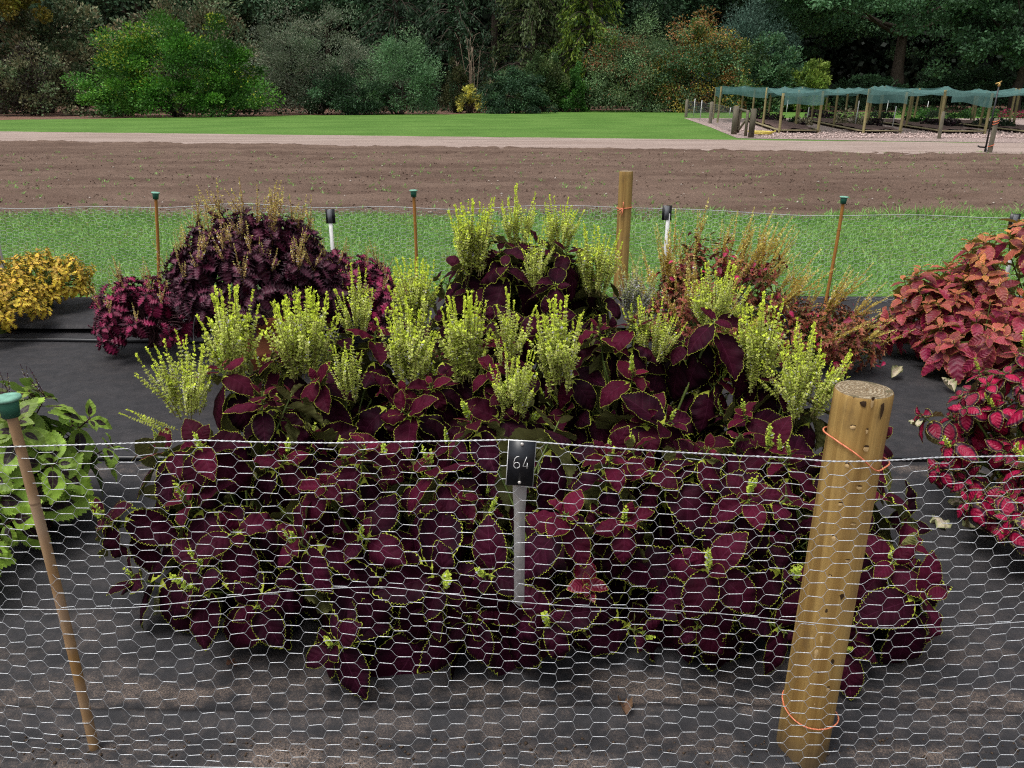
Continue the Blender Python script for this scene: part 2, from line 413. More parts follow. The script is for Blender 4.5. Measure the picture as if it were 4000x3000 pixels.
V = np.concatenate([np.stack([xs, yn + (yf - yn) * t, xs * 0 + 0.008 + (t == 0) * -0.02], 1) for t in (0, 0.1, 0.5, 1)])
i = (np.arange(3)[:, None] * 200 + np.arange(199)[None]).ravel()
struct(mk('path', V, np.stack([i, i + 1, i + 201, i + 200], 1), None, m_path))

# the dug soil
g = NT('soil'); v = g.pos()
n1 = g.noise(g.mapping(v, (0.35, 1.4, 1)), 0.8, 5, 0.6); n2 = g.noise(v, 20.0, 6, 0.75); n3 = g.noise(v, 60.0, 3, 0.7)
c = g.mix(g.mr(n1, 0.3, 0.7), (0.102, 0.065, 0.048), (0.168, 0.114, 0.086))
c = g.mix(g.m('MULTIPLY', g.mr(n2, 0.5, 0.8), 0.6), c, (0.21, 0.15, 0.12))
c = g.mix(g.m('MULTIPLY', g.mr(n2, 0.5, 0.25), 0.6), c, (0.042, 0.026, 0.020))
c = g.mix(g.mr(n3, 0.73, 0.76), c, (0.34, 0.28, 0.24))
m_soil = g.done(g.surf(c, 0.92, 0.12, g.bump(n2, 0.9, 0.03)))
nx, ny = 640, 330
xs = np.linspace(-22, 22, nx); tt = np.linspace(0, 1, ny) ** 1.5
X, T = np.meshgrid(xs, tt)
y0 = 10.0 + 0 * X; y1 = path_near(X) + (vnoise(X * 1.7, X * 0, 11) - 0.5) * 0.22 + (vnoise(X * 6, X * 0, 12) - 0.5) * 0.12
Y = y0 + (y1 - y0) * T
Z = 0.012 + 0.05 * (vnoise(X * 0.6, Y * 2.0, 1) - 0.5) + 0.05 * (vnoise(X * 3, Y * 3.4, 2) - 0.4) + 0.035 * (vnoise(X * 8, Y * 8, 3) - 0.4) + 0.03 * np.maximum(0, vnoise(X * 15, Y * 15, 4) - 0.55)
Z += 0.05 * np.exp(-((Y - 12.6 - 0.3 * np.sin(X * 0.7)) / 0.22) ** 2) - 0.03 * np.exp(-((Y - 13.1 - 0.3 * np.sin(X * 0.7)) / 0.3) ** 2)
i = (np.arange(ny - 1)[:, None] * nx + np.arange(nx - 1)[None]).ravel()
struct(mk('soil_field', np.stack([X, Y, Z], -1).reshape(-1, 3), np.stack([i, i + 1, i + nx + 1, i + nx], 1), None, m_soil))

# clods, stones and seedlings strewn over the soil
def pebbles(n, xr, yr, smin, smax, zf, r=rng):
    base = np.array([[1, 0, 0], [-1, 0, 0], [0, 1, 0], [0, -1, 0], [0, 0, 1], [0, 0, -1]], float)
    T = np.array([[0, 2, 4], [2, 1, 4], [1, 3, 4], [3, 0, 4], [2, 0, 5], [1, 2, 5], [3, 1, 5], [0, 3, 5]])
    p = np.stack([r.uniform(*xr, n), yr[0] + (yr[1] - yr[0]) * r.random(n) ** 1.6], 1)
    sz = smin + (smax - smin) * r.random(n) ** 3
    Vv = base[None] * sz[:, None, None] * r.uniform(0.6, 1.2, (n, 6, 1)); Vv[:, :, 2] *= 0.7
    Vv += np.concatenate([p, zf(p[:, 0], p[:, 1])[:, None] + sz[:, None] * 0.3], 1)[:, None]
    return Vv.reshape(-1, 3), (T[None] + 6 * np.arange(n)[:, None, None]).reshape(-1, 3)
zs = lambda x, y: 0.03 + 0 * x
V, T_ = pebbles(17000, (-19, 19), (10.3, 21.3), 0.006, 0.024, zs)
stuff(mk('soil_clods', V, None, T_, m_soil, smooth=False))
V, T_ = pebbles(420, (-19, 19), (10.3, 21.3), 0.012, 0.032, lambda x, y: 0.045 + 0 * x)
stuff(mk('pale_stones', V, None, T_, simple('stone', (0.42, 0.36, 0.31), 0.8, 0.2, 0.3, 3), smooth=False))

def blades(P, hgt, wid, lean, r=rng, bend=0.5):
    n = len(P); a = r.uniform(0, 2 * np.pi, n); d = np.stack([np.cos(a), np.sin(a), 0 * a], 1); b = r.uniform(0, 2 * np.pi, n)
    s = np.stack([np.cos(b), np.sin(b), 0 * b], 1); Z = np.array([0, 0, 1.0])
    l = (lean * r.uniform(0.2, 1.6, n))[:, None]; h = hgt[:, None]; w = wid[:, None]
    m_ = P + Z * h * 0.55 + d * h * l * 0.35; t = P + Z * h * 0.95 + d * h * l
    V = np.stack([P - s * w, P + s * w, m_ + s * w * 0.8, m_ - s * w * 0.8, t], 1).reshape(-1, 3)
    k = 5 * np.arange(n)[:, None]
    col = np.repeat(np.stack([r.random(n), r.random(n), 0 * a, 0 * a + 1], 1), 5, 0)
    return V, k + np.array([[0, 1, 2, 3]]), k + np.array([[3, 2, 4]]), col
g = NT('grass_blade'); tc = g.n('ShaderNodeSeparateColor', Color=g.attr('tint')[0]).outputs; v = g.pos()
c = g.mix(tc[0], (0.19, 0.36, 0.085), (0.31, 0.52, 0.15)); c = g.mix(g.mr(tc[1], 0.9, 0.93), c, (0.30, 0.30, 0.10))
c = g.mix(g.m('MULTIPLY', g.mr(g.noise(v, 1.1, 3), 0.45, 0.7), 0.5), c, (0.15, 0.34, 0.08))
m_blade = g.leafy(c, 0.5, 0.25, None, 0.3)
n = 1500; P = np.stack([rng.uniform(-18, 18, n), 10.5 + 10.8 * rng.random(n) ** 1.5, np.full(n, 0.03)], 1)
P = np.repeat(P, 5, 0) + rng.normal(0, 0.02, (n * 5, 3)) * [1, 1, 0]
V, q, t, c = blades(P, rng.uniform(0.02, 0.06, n * 5), rng.uniform(0.004, 0.008, n * 5), 1.2)
stuff(mk('seedling_weeds', V, q, t, m_blade, col=c))

# turf strip beyond the back netting
V, Q = grid_mesh(np.linspace(-13, 13, 60), np.linspace(6.0, 10.5, 20), lambda X, Y: 0.002 + 0.03 * vnoise(X * 1.5, Y * 1.5, 5) - 0.05 * (Y > 10.4))
struct(mk('turf_strip', V, Q, None, m_lawn))
n = 120000; x = rng.uniform(-8.5, 8.5, n); y = 6.2 + (10.35 - 6.2) * rng.random(n)
edge = 10.25 + 0.5 * (vnoise(x * 0.9, x * 0, 21) - 0.5) + 0.25 * (vnoise(x * 4, x * 0, 22) - 0.5)
keep = (y < edge) & (np.abs(x) < y * 0.74 + 0.6); x, y, edge = x[keep], y[keep], edge[keep]
lng = np.exp(-((edge - y) / 0.3) ** 2); h = rng.uniform(0.03, 0.065, len(x)) * (0.7 + 0.7 * vnoise(x * 2.2, y * 2.2, 23)) + lng * rng.uniform(0.0, 0.13, len(x)) * (0.3 + vnoise(x * 1.3, x * 0 + 3, 25))
V, q, t, c = blades(np.stack([x, y, 0.002 + 0.03 * vnoise(x * 1.5, y * 1.5, 5)], 1), h, rng.uniform(0.003, 0.006, len(x)) * (1 + 0.1 * (y - 6)), 0.7)
stuff(mk('grass', V, q, t, m_blade, col=c))

# woven black ground-cover cloth with folds, a step and dust
g = NT('weed_cloth'); v = g.pos(); co = g.xyz(v)
n1 = g.noise(g.mapping(v, (1.2, 3.0, 1)), 2.2, 6, 0.65, 0.4); n2 = g.noise(v, 240.0, 3, 0.7); n3 = g.noise(v, 14.0, 6, 0.75)
weave = g.m('MULTIPLY', g.m('SINE', g.m('MULTIPLY', co[0], 1400.0)), g.m('SINE', g.m('MULTIPLY', co[1], 1400.0)))
c = g.mix(g.mr(n3, 0.3, 0.7), (0.020, 0.0195, 0.0215), (0.033, 0.0315, 0.0345))
near = g.mr(co[1], 2.3, 1.6)                      # the dusty strip along the near netting
pipeband = g.m('MULTIPLY', g.mr(co[1], 2.93, 3.09), g.mr(co[1], 3.14, 3.12))
dust = g.m('ADD', g.m('MULTIPLY', near, 0.5), g.m('MULTIPLY', pipeband, 0.7))
dust = g.m('ADD', dust, 0.09); dust = g.m('ADD', dust, g.mr(co[1], 1.545, 1.50, 0.0, 0.6)); dust = g.m('ADD', dust, g.m('MULTIPLY', g.mr(co[1], 1.80, 1.72), g.mr(co[1], 1.62, 1.67, 0.0, 0.45)))
dm = g.m('MULTIPLY', g.mr(g.m('ADD', g.m('MULTIPLY', n1, 0.7), g.m('MULTIPLY', n3, 0.5)), 0.52, 0.78), dust, True)
dm = g.m('MULTIPLY', dm, g.mr(n2, 0.42, 0.62, 0.15, 1.0))
c = g.mix(dm, c, (0.21, 0.155, 0.12))
sp = g.m('MULTIPLY', g.mr(n2, 0.71, 0.75), 0.5); c = g.mix(sp, c, (0.20, 0.17, 0.14))
m_cloth = g.done(g.surf(c, 0.68, 0.28, g.bump(g.m('ADD', g.m('MULTIPLY', n2, 0.6), g.m('MULTIPLY', weave, 0.25)), 0.35, 0.003)))
def cloth_z(X, Y):
    w = 0.25 * (vnoise(X * 0.8, X * 0, 31) - 0.5)
    z = 0.010 + 0.016 * vnoise(X * 1.1, Y * 3.1, 32) + 0.007 * vnoise(X * 3, Y * 9, 33) + 0.003 * vnoise(X * 6, Y * 26, 34)
    z += 0.022 * np.exp(-((Y - 1.635 - 0.012 * np.sin(X * 3) - 0.1 * w) / 0.022) ** 2)
    z += 0.007 * np.exp(-((Y - 1.86 - 0.2 * w) / 0.04) ** 2) + 0.006 * np.exp(-((Y - 2.02 + 0.2 * w) / 0.03) ** 2)
    z += 0.012 * np.exp(-((Y - 3.22) / 0.04) ** 2)
    s = np.clip((Y - 5.16 - 0.2 * w) / 0.02, 0, 1); z += 0.07 * s * s * (3 - 2 * s) + 0.012 * np.exp(-((Y - 5.33) / 0.05) ** 2)
    z -= 0.04 * np.clip((1.5 - Y) / 0.06, 0, 1)
    return z
ys = np.concatenate([np.linspace(0.4, 1.35, 8), np.linspace(1.38, 2.3, 130), np.linspace(2.32, 5.0, 140), np.linspace(5.02, 5.6, 110), np.linspace(5.65, 6.12, 12)])
cloth_low = lambda X, Y: np.where(Y > 5.0, np.minimum(cloth_z(X, Y), 0.022), cloth_z(X, Y))
V, Q = grid_mesh(np.linspace(-7, 7, 240), ys, cloth_low)
# the overlapping upper sheet, its front edge lifted clear of the lower one
yu = np.concatenate([np.linspace(0, 0.12, 12), np.linspace(0.14, 0.99, 40)])
def cloth_up(X, T):
    return 0.072 + 0.014 * vnoise(X * 1.3, T * 3, 36) + 0.006 * np.sin(X * 2.1) - 0.020 * np.clip(1 - T / 0.03, 0, 1) ** 2 + 0.012 * np.exp(-((T - 0.2) / 0.05) ** 2) - 0.05 * np.clip((T - 0.75) / 0.24, 0, 1)
Vu, Qu = grid_mesh(np.linspace(-7, 7, 240), yu, cloth_up)
Vu[:, 1] += 5.13 + 0.05 * (vnoise(Vu[:, 0] * 0.8, Vu[:, 0] * 0, 31) - 0.5)
struct(mk('upper_ground_cloth', Vu, Qu, None, m_cloth))
struct(mk('ground_cloth', V, Q, None, m_cloth))

# crumbs of soil and leaf bits at the foot of the near netting
V, T_ = pebbles(1600, (-1.6, 1.6), (1.40, 1.56), 0.0015, 0.007, lambda x, y: cloth_z(x, y))
stuff(mk('soil_crumbs', V, None, T_, simple('crumb', (0.075, 0.052, 0.036), 0.9, 0.1, 0.5, 40), smooth=False))

# ================================================================ FAR ENCLOSURE: chips, beds, shade netting
g = NT('wood_chips'); v = g.pos(); n2 = g.noise(v, 7.0, 5, 0.85); n3 = g.noise(v, 24.0, 3, 0.8)
c = g.mix(g.mr(n2, 0.3, 0.7), (0.22, 0.155, 0.135), (0.46, 0.36, 0.33)); c = g.mix(g.mr(n3, 0.55, 0.7), c, (0.65, 0.55, 0.50)); c = g.mix(g.mr(n3, 0.42, 0.3), c, (0.07, 0.045, 0.035))
m_chips = g.done(g.surf(c, 0.9, 0.1, g.bump(n3, 1.0, 0.04)))
A_, B_, C_ = gp(2672, 462), gp(2880, 541), gp(4000, 559.5)
pts = [A_, gp(2780, 500), B_, gp(3300, 549), C_, Vector((30, C_.y - 3, 0)), Vector((34, 46, 0)), Vector((A_.x + 4, 46, 0))]
struct(mk('chip_ground', [(p.x, p.y, 0.012) for p in pts], None, [[0, 1, 7], [1, 2, 7], [2, 3, 7], [3, 4, 7], [4, 5, 7], [5, 6, 7]], m_chips))
V, T_ = pebbles(3800, (8.6, 20), (27.6, 33.0), 0.02, 0.07, lambda x, y: 0.012 + 0 * x)
k = np.repeat((V.reshape(-1, 6, 3).mean(1)[:, 1] > np.array([path_far(x) for x in V.reshape(-1, 6, 3).mean(1)[:, 0]]) + 0.25), 8)
stuff(mk('loose_chips', V, None, T_[k], simple('chip', (0.42, 0.32, 0.29), 0.9, 0.1, 0.6, 5), smooth=False))

m_postfar = simple('weathered_post', (0.27, 0.23, 0.11), 0.85, 0.15, 0.3, 4, (3, 3, 0.6), per_object=0.2)
m_postgrey = simple('grey_post', (0.13, 0.115, 0.085), 0.9, 0.1, 0.3, 4, (3, 3, 0.6), per_object=0.2)
m_board = simple('bed_board', (0.24, 0.205, 0.12), 0.85, 0.15, 0.25, 3, (1, 1, 3))
m_white = simple('white_paint', (0.62, 0.62, 0.60), 0.5, 0.4, 0.1, 20)
m_black = simple('black_plastic', (0.012, 0.012, 0.013), 0.4, 0.5, 0.1, 20)
g = NT('shade_net'); v = g.obj(); n1 = g.noise(v, 3.0, 4)
c = g.mix(g.mr(n1, 0.3, 0.7), (0.075, 0.175, 0.16), (0.125, 0.245, 0.225))
d_ = g.surf(c, 0.75, 0.2); tr = g.n('ShaderNodeBsdfTransparent'); tl = g.n('ShaderNodeBsdfTranslucent', Color=c)
m1 = g.n('ShaderNodeMixShader'); m1.inputs[0].default_value = 0.3; g.t.links.new(d_, m1.inputs[1]); g.t.links.new(tl.outputs[0], m1.inputs[2])
m2 = g.n('ShaderNodeMixShader'); m2.inputs[0].default_value = 0.28; g.t.links.new(m1.outputs[0], m2.inputs[1]); g.t.links.new(tr.outputs[0], m2.inputs[2])
m_shade = g.done(m2.outputs[0])

shade = thing('shade_canopy', 'long low canopy of sagging teal shade netting on many wooden posts', 'shade canopy', (10.0, 31.0, 0))
so = (10.0, 31.0, 0)
DX, SH, RY = 1.47, 0.17, 4.6
def col_xy(k, j): return (10.15 + DX * k + SH * RY * j - (0.06 if k % 2 else 0), 31.0 + RY * j - 0.16 * k)
def post_h(k, j): return 1.50 + 0.16 * ((k * 7 + j * 13) % 5) / 4 - (0.0 if j else 0.06) + 0.02 * j
ROWS = range(0, 4)
cols_of = lambda j: range(0 if j < 2 else -1, 9)
post_proto = None
for j in ROWS:
    for k in cols_of(j):
        x, y = col_xy(k, j); x += rng.normal(0, 0.05); y += rng.normal(0, 0.08)
        if post_proto is None:
            mb = MB(); mb.lathe([(0.052, 0), (0.05, 0.8), (0.046, 1.0), (0.001, 1.0)], k=8); post_proto = mb.build('post', m_postfar, shade)
            po = post_proto
        else:
            po = post_proto.copy(); COL.objects.link(po); po.parent = shade
        po.location = (x - so[0], y - so[1], 0); po.scale = (1, 1, post_h(k, j) - 0.02)
        po.rotation_euler = (rng.normal(0, 0.012), rng.normal(0.01, 0.018), rng.uniform(0, 6))
def zt(k, j): return post_h(k, j) + 0.01
def net_bay(k, j, wob):
    n_ = 9; u = np.linspace(0, 1, n_); U, W = np.meshgrid(u, u)
    c = [col_xy(k, j), col_xy(k + 1, j), col_xy(k, j + 1), col_xy(k + 1, j + 1)]
    zz = [zt(k, j), zt(k + 1, j), zt(k, j + 1), zt(k + 1, j + 1)]
    f = [(1 - U) * (1 - W), U * (1 - W), (1 - U) * W, U * W]
    X = sum(a * b[0] for a, b in zip(f, c)); Y = sum(a * b[1] for a, b in zip(f, c)); Z = sum(a * b for a, b in zip(f, zz))
    Z = Z - 0.13 * (4 * U * (1 - U)) ** 0.8 * (0.6 + 0.4 * (1 - 4 * W * (1 - W))) - 0.16 * (4 * W * (1 - W)) ** 0.8 + 0.07 * (vnoise(X * 2, Y * 2, 40) - 0.5)
    i = (np.arange(n_ - 1)[:, None] * n_ + np.arange(n_ - 1)[None]).ravel()
    return np.stack([X, Y, Z], -1).reshape(-1, 3), np.stack([i, i + 1, i + n_ + 1, i + n_], 1)
mb = MB()
for j in range(0, 3):
    for k in (range(0, 8) if j < 2 else range(-1, 8)):
        mb.add(*net_bay(k, j, 0))
mb.build('roof_netting', m_shade, shade, off=so)
def drape(p, q, zp, zq, drop, name='netting_flap'):
    n_ = 12; u = np.linspace(0, 1, n_); w = np.linspace(0, 1, 6); U, W = np.meshgrid(u, w)
    X = p[0] + (q[0] - p[0]) * U; Y = p[1] + (q[1] - p[1]) * U - 0.13 - 0.05 * np.sin(U * 9) * W - 0.03
    Z = zp + (zq - zp) * U - 0.06 * 4 * U * (1 - U) * (1 - W) - W * (drop + 0.05 * np.sin(U * 5 + p[0])) + 0.02 * 4 * U * (1 - U) * W
    i = (np.arange(5)[:, None] * n_ + np.arange(n_ - 1)[None]).ravel()
    mk(name, np.stack([X, Y, Z], -1).reshape(-1, 3), np.stack([i, i + 1, i + n_ + 1, i + n_], 1), None, m_shade, shade, off=so)
for k in (0, 2, 4, 6): drape(col_xy(k, 0), col_xy(k + 1, 0), zt(k, 0), zt(k + 1, 0), 0.48)
for k in (-1, 0, 1, 2, 3, 5, 6): drape(col_xy(k, 3), col_xy(k + 1, 3), zt(k, 3), zt(k + 1, 3), 0.40)
drape(col_xy(-1, 2), col_xy(0, 1), zt(-1, 2), zt(0, 1), 0.42)
drape(col_xy(-1, 3), col_xy(-1, 2), zt(-1, 3), zt(-1, 2), 0.5)

# raised beds under the netting
g = NT('bed_soil'); v = g.pos(); n2 = g.noise(v, 12.0, 5, 0.8)
m_bsoil = g.done(g.surf(g.mix(g.mr(n2, 0.3, 0.7), (0.08, 0.05, 0.045), (0.18, 0.12, 0.105)), 0.95, 0.1, g.bump(n2, 1.0, 0.04)))
names_b = ['low timber-edged bed behind the gate', 'low timber-edged bed holding the pale cream flowers', 'low timber-edged bed behind the short brown fence post', 'low timber-edged bed at the frame edge behind the sprinkler']
for b in range(4):
    k = 2 * b
    p, q = Vector((*col_xy(k, 0), 0)), Vector((*col_xy(k + 1, 0), 0)); sh = Vector((SH * 11.5, 11.5, 0)); r_, s_ = q + sh, p + sh
    bed = thing('raised_bed', names_b[b], 'raised bed', p, group='raised beds under the netting')
    mb = MB()
    for a_, e_ in ((p, q), (q, r_), (r_, s_), (s_, p)): mb.beam(a_ + Vector((0, 0, 0.11)), e_ + Vector((0, 0, 0.11)), 0.2, 0.04)
    mb.build('timber_edging', m_board, bed, off=p, smooth=False)
    n_ = 14; U, W = np.meshgrid(np.linspace(0.02, 0.98, n_), np.linspace(0.004, 0.996, 40))
    X = p.x + (q.x - p.x) * U + sh.x * W; Y = p.y + (q.y - p.y) * U + sh.y * W; Z = 0.12 + 0.08 * vnoise(X * 3, Y * 2, 50 + b)
    i = (np.arange(39)[:, None] * n_ + np.arange(n_ - 1)[None]).ravel()
    mk('bed_soil', np.stack([X, Y, Z], -1).reshape(-1, 3), np.stack([i, i + 1, i + n_ + 1, i + n_], 1), None, m_bsoil, bed, off=p)

def leaf_puff(n, rx, ry, h, ls, cols, r, flat=0.0, z0=0.0):
    """a small plant as many separate leaves round the origin"""
    d = nrm(r.normal(0, 1, (n, 3)) * [1, 1, 0.8]); d[:, 2] = np.abs(d[:, 2]); rad = r.uniform(0.45, 1.0, n)[:, None]
    P = d * rad * [rx, ry, h] + [0, 0, z0]
    t = nrm(d + r.normal(0, 0.55, (n, 3))); s_ = nrm(np.cross(t, r.normal(0, 1, (n, 3)))); l = (ls * r.uniform(0.6, 1.3, n))[:, None]
    nn = np.cross(t, s_)
    V = np.stack([P - t * l * 0.5, P + s_ * l * 0.3 + nn * l * 0.1, P + t * l * 0.5, P - s_ * l * 0.3 + nn * l * 0.1], 1).reshape(-1, 3)
    cols = np.array(cols); c = cols[r.integers(0, len(cols), n)] * r.uniform(0.7, 1.3, (n, 1))
    return V, np.arange(4 * n).reshape(-1, 4), np.repeat(np.concatenate([c, np.ones((n, 1))], 1), 4, 0)
g = NT('leaf_tint'); m_tint = g.leafy(g.attr('tint')[0], 0.55, 0.2, None, 0.2)
PUR = [(0.03, 0.016, 0.026), (0.045, 0.022, 0.03), (0.03, 0.03, 0.02)]; GRN = [(0.035, 0.10, 0.02), (0.06, 0.16, 0.03), (0.02, 0.06, 0.015)]; CRM = [(0.50, 0.44, 0.30), (0.38, 0.33, 0.22), (0.08, 0.09, 0.04)]; DKG = [(0.02, 0.04, 0.02), (0.03, 0.05, 0.025)]; PNK = [(0.35, 0.04, 0.10), (0.05, 0.09, 0.03)]
bp = [ # crop-2660 px: x, y(base), width m, height m, colours, label
 (2975, 478, 1.3, .5, PUR, 'dark purple bushy plant just behind the gate top'), (3035, 483, .9, .42, PUR, 'dark purple plant beside the front canopy post'),
 (3098, 488, .6, .3, DKG, 'small dark green plant alone in the bed behind the gate'), (3137, 497, .9, .36, CRM, 'low cream plant in the bed behind the gate'),
 (3132, 502, .3, .18, PUR, 'tiny purple tuft in front of low cream plant'), (3190, 466, 1.4, .45, PUR, 'long dark purple clump left of the tall cream flowers'),
 (3240, 474, 1.4, .5, PUR, 'purple clump touching the left of the tall cream flowers'), (3312, 494, 1.5, .75, CRM, 'tall cream flowered plant beside the double canopy post'),
 (3375, 499, .9, .5, CRM, 'cream and brown plant right of the tall cream flowers'), (3415, 503, .8, .4, PUR, 'brownish plant at the right of the cream flowers'),
 (3420, 462, .9, .35, DKG, 'small dark plant near the thin white stake'), (3460, 470, .9, .4, DKG, 'dark green plant left of the bright hostas'),
 (3555, 456, 1.9, .55, GRN, 'broad bright green leafy clump in the middle bed'), (3625, 460, 1.4, .5, GRN, 'green leafy clump right of the bright broad clump'),
 (3660, 465, 1.3, .4, DKG, 'dull green plant behind the short brown post'), (3540, 483, .6, .3, GRN, 'small green tuft in middle bed soil'),
 (3592, 490, 1.0, .35, GRN, 'flat green plant before the middle bed front board'), (3632, 501, .9, .35, PUR, 'dark brown plant left of the short brown post'),
 (3705, 507, 1.1, .38, PUR, 'dark brown plant right of the short brown post'), (3750, 470, 1.5, .4, GRN, 'green plant behind the fifth front post'),
 (3800, 462, 1.6, .5, GRN, 'large green plant left of the sprinkler pipe'), (3850, 462, 1.6, .6, GRN, 'large green plant right of the sprinkler pipe'),
 (3925, 467, .9, .5, PNK, 'pink flowered plant right of the sprinkler'), (3990, 469, .9, .45, PNK, 'pink flowered plant at the frame edge'),
 (3850, 500, 1.2, .4, DKG, 'grey green plant behind the brown post with orange twine'), (3910, 508, 1.2, .4, DKG, 'grey green plant in the bed at the frame edge')]
for i, (px, py, w_, h_, cs, lb) in enumerate(bp):
    p = gp(px, py); V, Q, C = leaf_puff(int(420 * w_), w_ / 2, w_ / 2.4, h_, 0.11, cs, np.random.default_rng(300 + i))
    o = tag(mk('bedding_plant', V, Q, None, m_tint, col=C), lb, 'bedding plant', 'plants in the far raised beds'); o.location = (p.x, p.y, 0.1)

# thin white label stakes in the enclosure
st_lab = ['thin white stake by the far left fence corner', 'thin white stake between the enclosure fence posts', 'thin white stake behind the gate', 'thin white stake in the bed behind the gate', 'tall thin white stake left of the first flap', 'thin white stake beside the double canopy post', 'thin white stake behind the third front post', 'thin white stake behind the bright green clump', 'thin white stake left of the sprinkler head', 'slim stake in front of the fourth canopy post']
for lb, (px, py, h_) in zip(st_lab, [(2708, 455, 1.0), (2734, 470, 1.0), (2849, 455, .5), (3150, 482, 0.75), (3070, 448, .9), (3338, 500, 1.1), (3460, 448, .85), (3618, 440, .75), (3876, 443, .75), (3484, 503, .9)]):
    p = gp(px, py); mb = MB(); mb.tube([(0, 0, 0), (0.02, 0, h_ * 0.5), (0.03, 0, h_)], 0.022, 5)
    o = tag(mb.build('label_stake', m_white), lb, 'stake', 'white stakes in the enclosure'); o.location = p

# wire fence round the enclosure, gate, loose posts, hose, sprinkler
m_wirefar = simple('galvanised_far', (0.22, 0.22, 0.22), 0.5, 0.5, 0.1, 5, metallic=0.4)
fp = [gp(2679, 458), gp(2774, 483), gp(2872, 527)]
fen = thing('wire_fence', 'low chicken wire fence with grey posts beside the chip ground', 'fence', fp[0])
for q_ in fp[:2]:
    mb = MB(); mb.lathe([(0.09, 0), (0.085, 0.98), (0.001, 1.0)], q_, 8); mb.build('fence_post', m_postgrey, fen, off=fp[0])
P0, P1 = [], []
for a_, b_ in zip(fp[:-1], fp[1:]):
    L_ = (b_ - a_).length; nn_ = int(L_ / 0.25)
    for zi in range(5):
        P0.append(a_ + Vector((0, 0, 0.1 + zi * 0.2))); P1.append(b_ + Vector((0, 0, 0.1 + zi * 0.2)))
    for i in range(nn_):
        p = a_.lerp(b_, i / nn_); P0.append(p); P1.append(p + Vector((0.1, 0, 0.9)))
mb = MB(); mb.segs(P0, P1, 0.004, 0.004, 3); mb.build('wire_mesh', m_wirefar, fen, off=fp[0])
gl, gr_ = gp(2866, 526), gp(2933, 539)
gate = thing('wooden_gate', 'small grey wooden gate with diagonal brace beside the path', 'gate', gl)
for nm, p, w_, h_ in (('gate_post', gl, 0.18, 1.0), ('gate_post', gr_, 0.17, 0.95)):
    mb = MB(); mb.box(p + Vector((0, 0, h_ / 2)), (w_, 0.12, h_)); mb.build(nm, m_postgrey, gate, off=gl, smooth=False)
a_, b_ = gl + Vector((0.16, 0.05, 0)), gr_ + Vector((-0.18, 0.05, 0))
mb = MB()
mb.beam(a_ + Vector((0, 0, .06)), a_ + Vector((0, 0, .92)), .09, .05); mb.beam(b_ + Vector((0, 0, .06)), b_ + Vector((0, 0, .9)), .09, .05)
mb.beam(a_ + Vector((0, 0, .88)), b_ + Vector((0, 0, .86)), .05, .08); mb.beam(a_ + Vector((0, .03, .12)), b_ + Vector((0, .03, .62)), .05, .07)
mb.build('gate_frame', m_postgrey, gate, off=gl, smooth=False)
pp = gp(3667, 543); mb = MB(); mb.lathe([(0.06, 0), (0.055, 0.86), (0.0, 0.88)], k=8)
o = tag(mb.build('fence_post', m_postgrey), 'short brown fence post standing alone on the chips', 'post'); o.location = pp
pp = gp(3865, 597); pst = thing('wooden_post', 'weathered brown post with orange twine beside the sprinkler pipe', 'post', pp)
mb = MB(); mb.lathe([(0.06, 0), (0.056, 0.86), (0.0, 0.875)], k=10); mb.build('post_shaft', m_postgrey, pst)
m_twine = simple('orange_twine', (0.75, 0.16, 0.07), 0.55, 0.3, 0.1, 60)
for z_ in (0.80, 0.74, 0.19):
    a = np.linspace(0, 2 * np.pi, 17); mb = MB(); mb.tube(np.stack([0.066 * np.cos(a), 0.066 * np.sin(a), z_ + 0.03 * np.cos(a)], 1), 0.008, 4); mb.build('twine', m_twine, pst)
pp = gp(3847, 594); spk = thing('sprinkler', 'tall black sprinkler pipe with brass head at the field edge', 'sprinkler', pp)
hz = at(3917, 322, pp.y).z
mb = MB(); mb.tube([(0, 0, 0), (0.0, 0, 0.8), (0.01, 0, hz - 0.1)], [0.026, 0.022, 0.02], 8); mb.tube([(0, 0, 0.12), (-0.16, 0, 0.13), (-0.22, 0, 0.16)], 0.022, 6); mb.tube([(0, 0, 0.12), (-0.12, -0.3, 0.02)], 0.018, 6); mb.build('riser_pipe', m_black, spk)
mb = MB(); mb.lathe([(0.02, 0), (0.035, 0.02), (0.035, 0.06), (0.02, 0.09), (0, 0.1)], (0.01, 0, hz - 0.1), 10); mb.tube([(-0.09, 0, hz - 0.03), (0.0, 0, hz - 0.01), (0.06, 0, hz + 0.03)], 0.017, 6)
mb.build('sprinkler_head', simple('brass', (0.45, 0.30, 0.10), 0.4, 0.5, 0.2, 30, metallic=0.6), spk)
pp = gp(2972, 528); mb = MB()
a = np.linspace(0, 6 * np.pi, 90); mb.tube(np.stack([(0.30 + 0.01 * a) * 1.0 * np.cos(a), (0.30 + 0.01 * a) * 1.2 * np.sin(a), 0.035 + a * 0.006], 1), 0.022, 6)
o = tag(mb.build('hose_coil', simple('yellow_hose', (0.62, 0.50, 0.10), 0.45, 0.4, 0.1, 10)), 'coil of yellow hose lying on chips beside the gate', 'hose'); o.location = pp
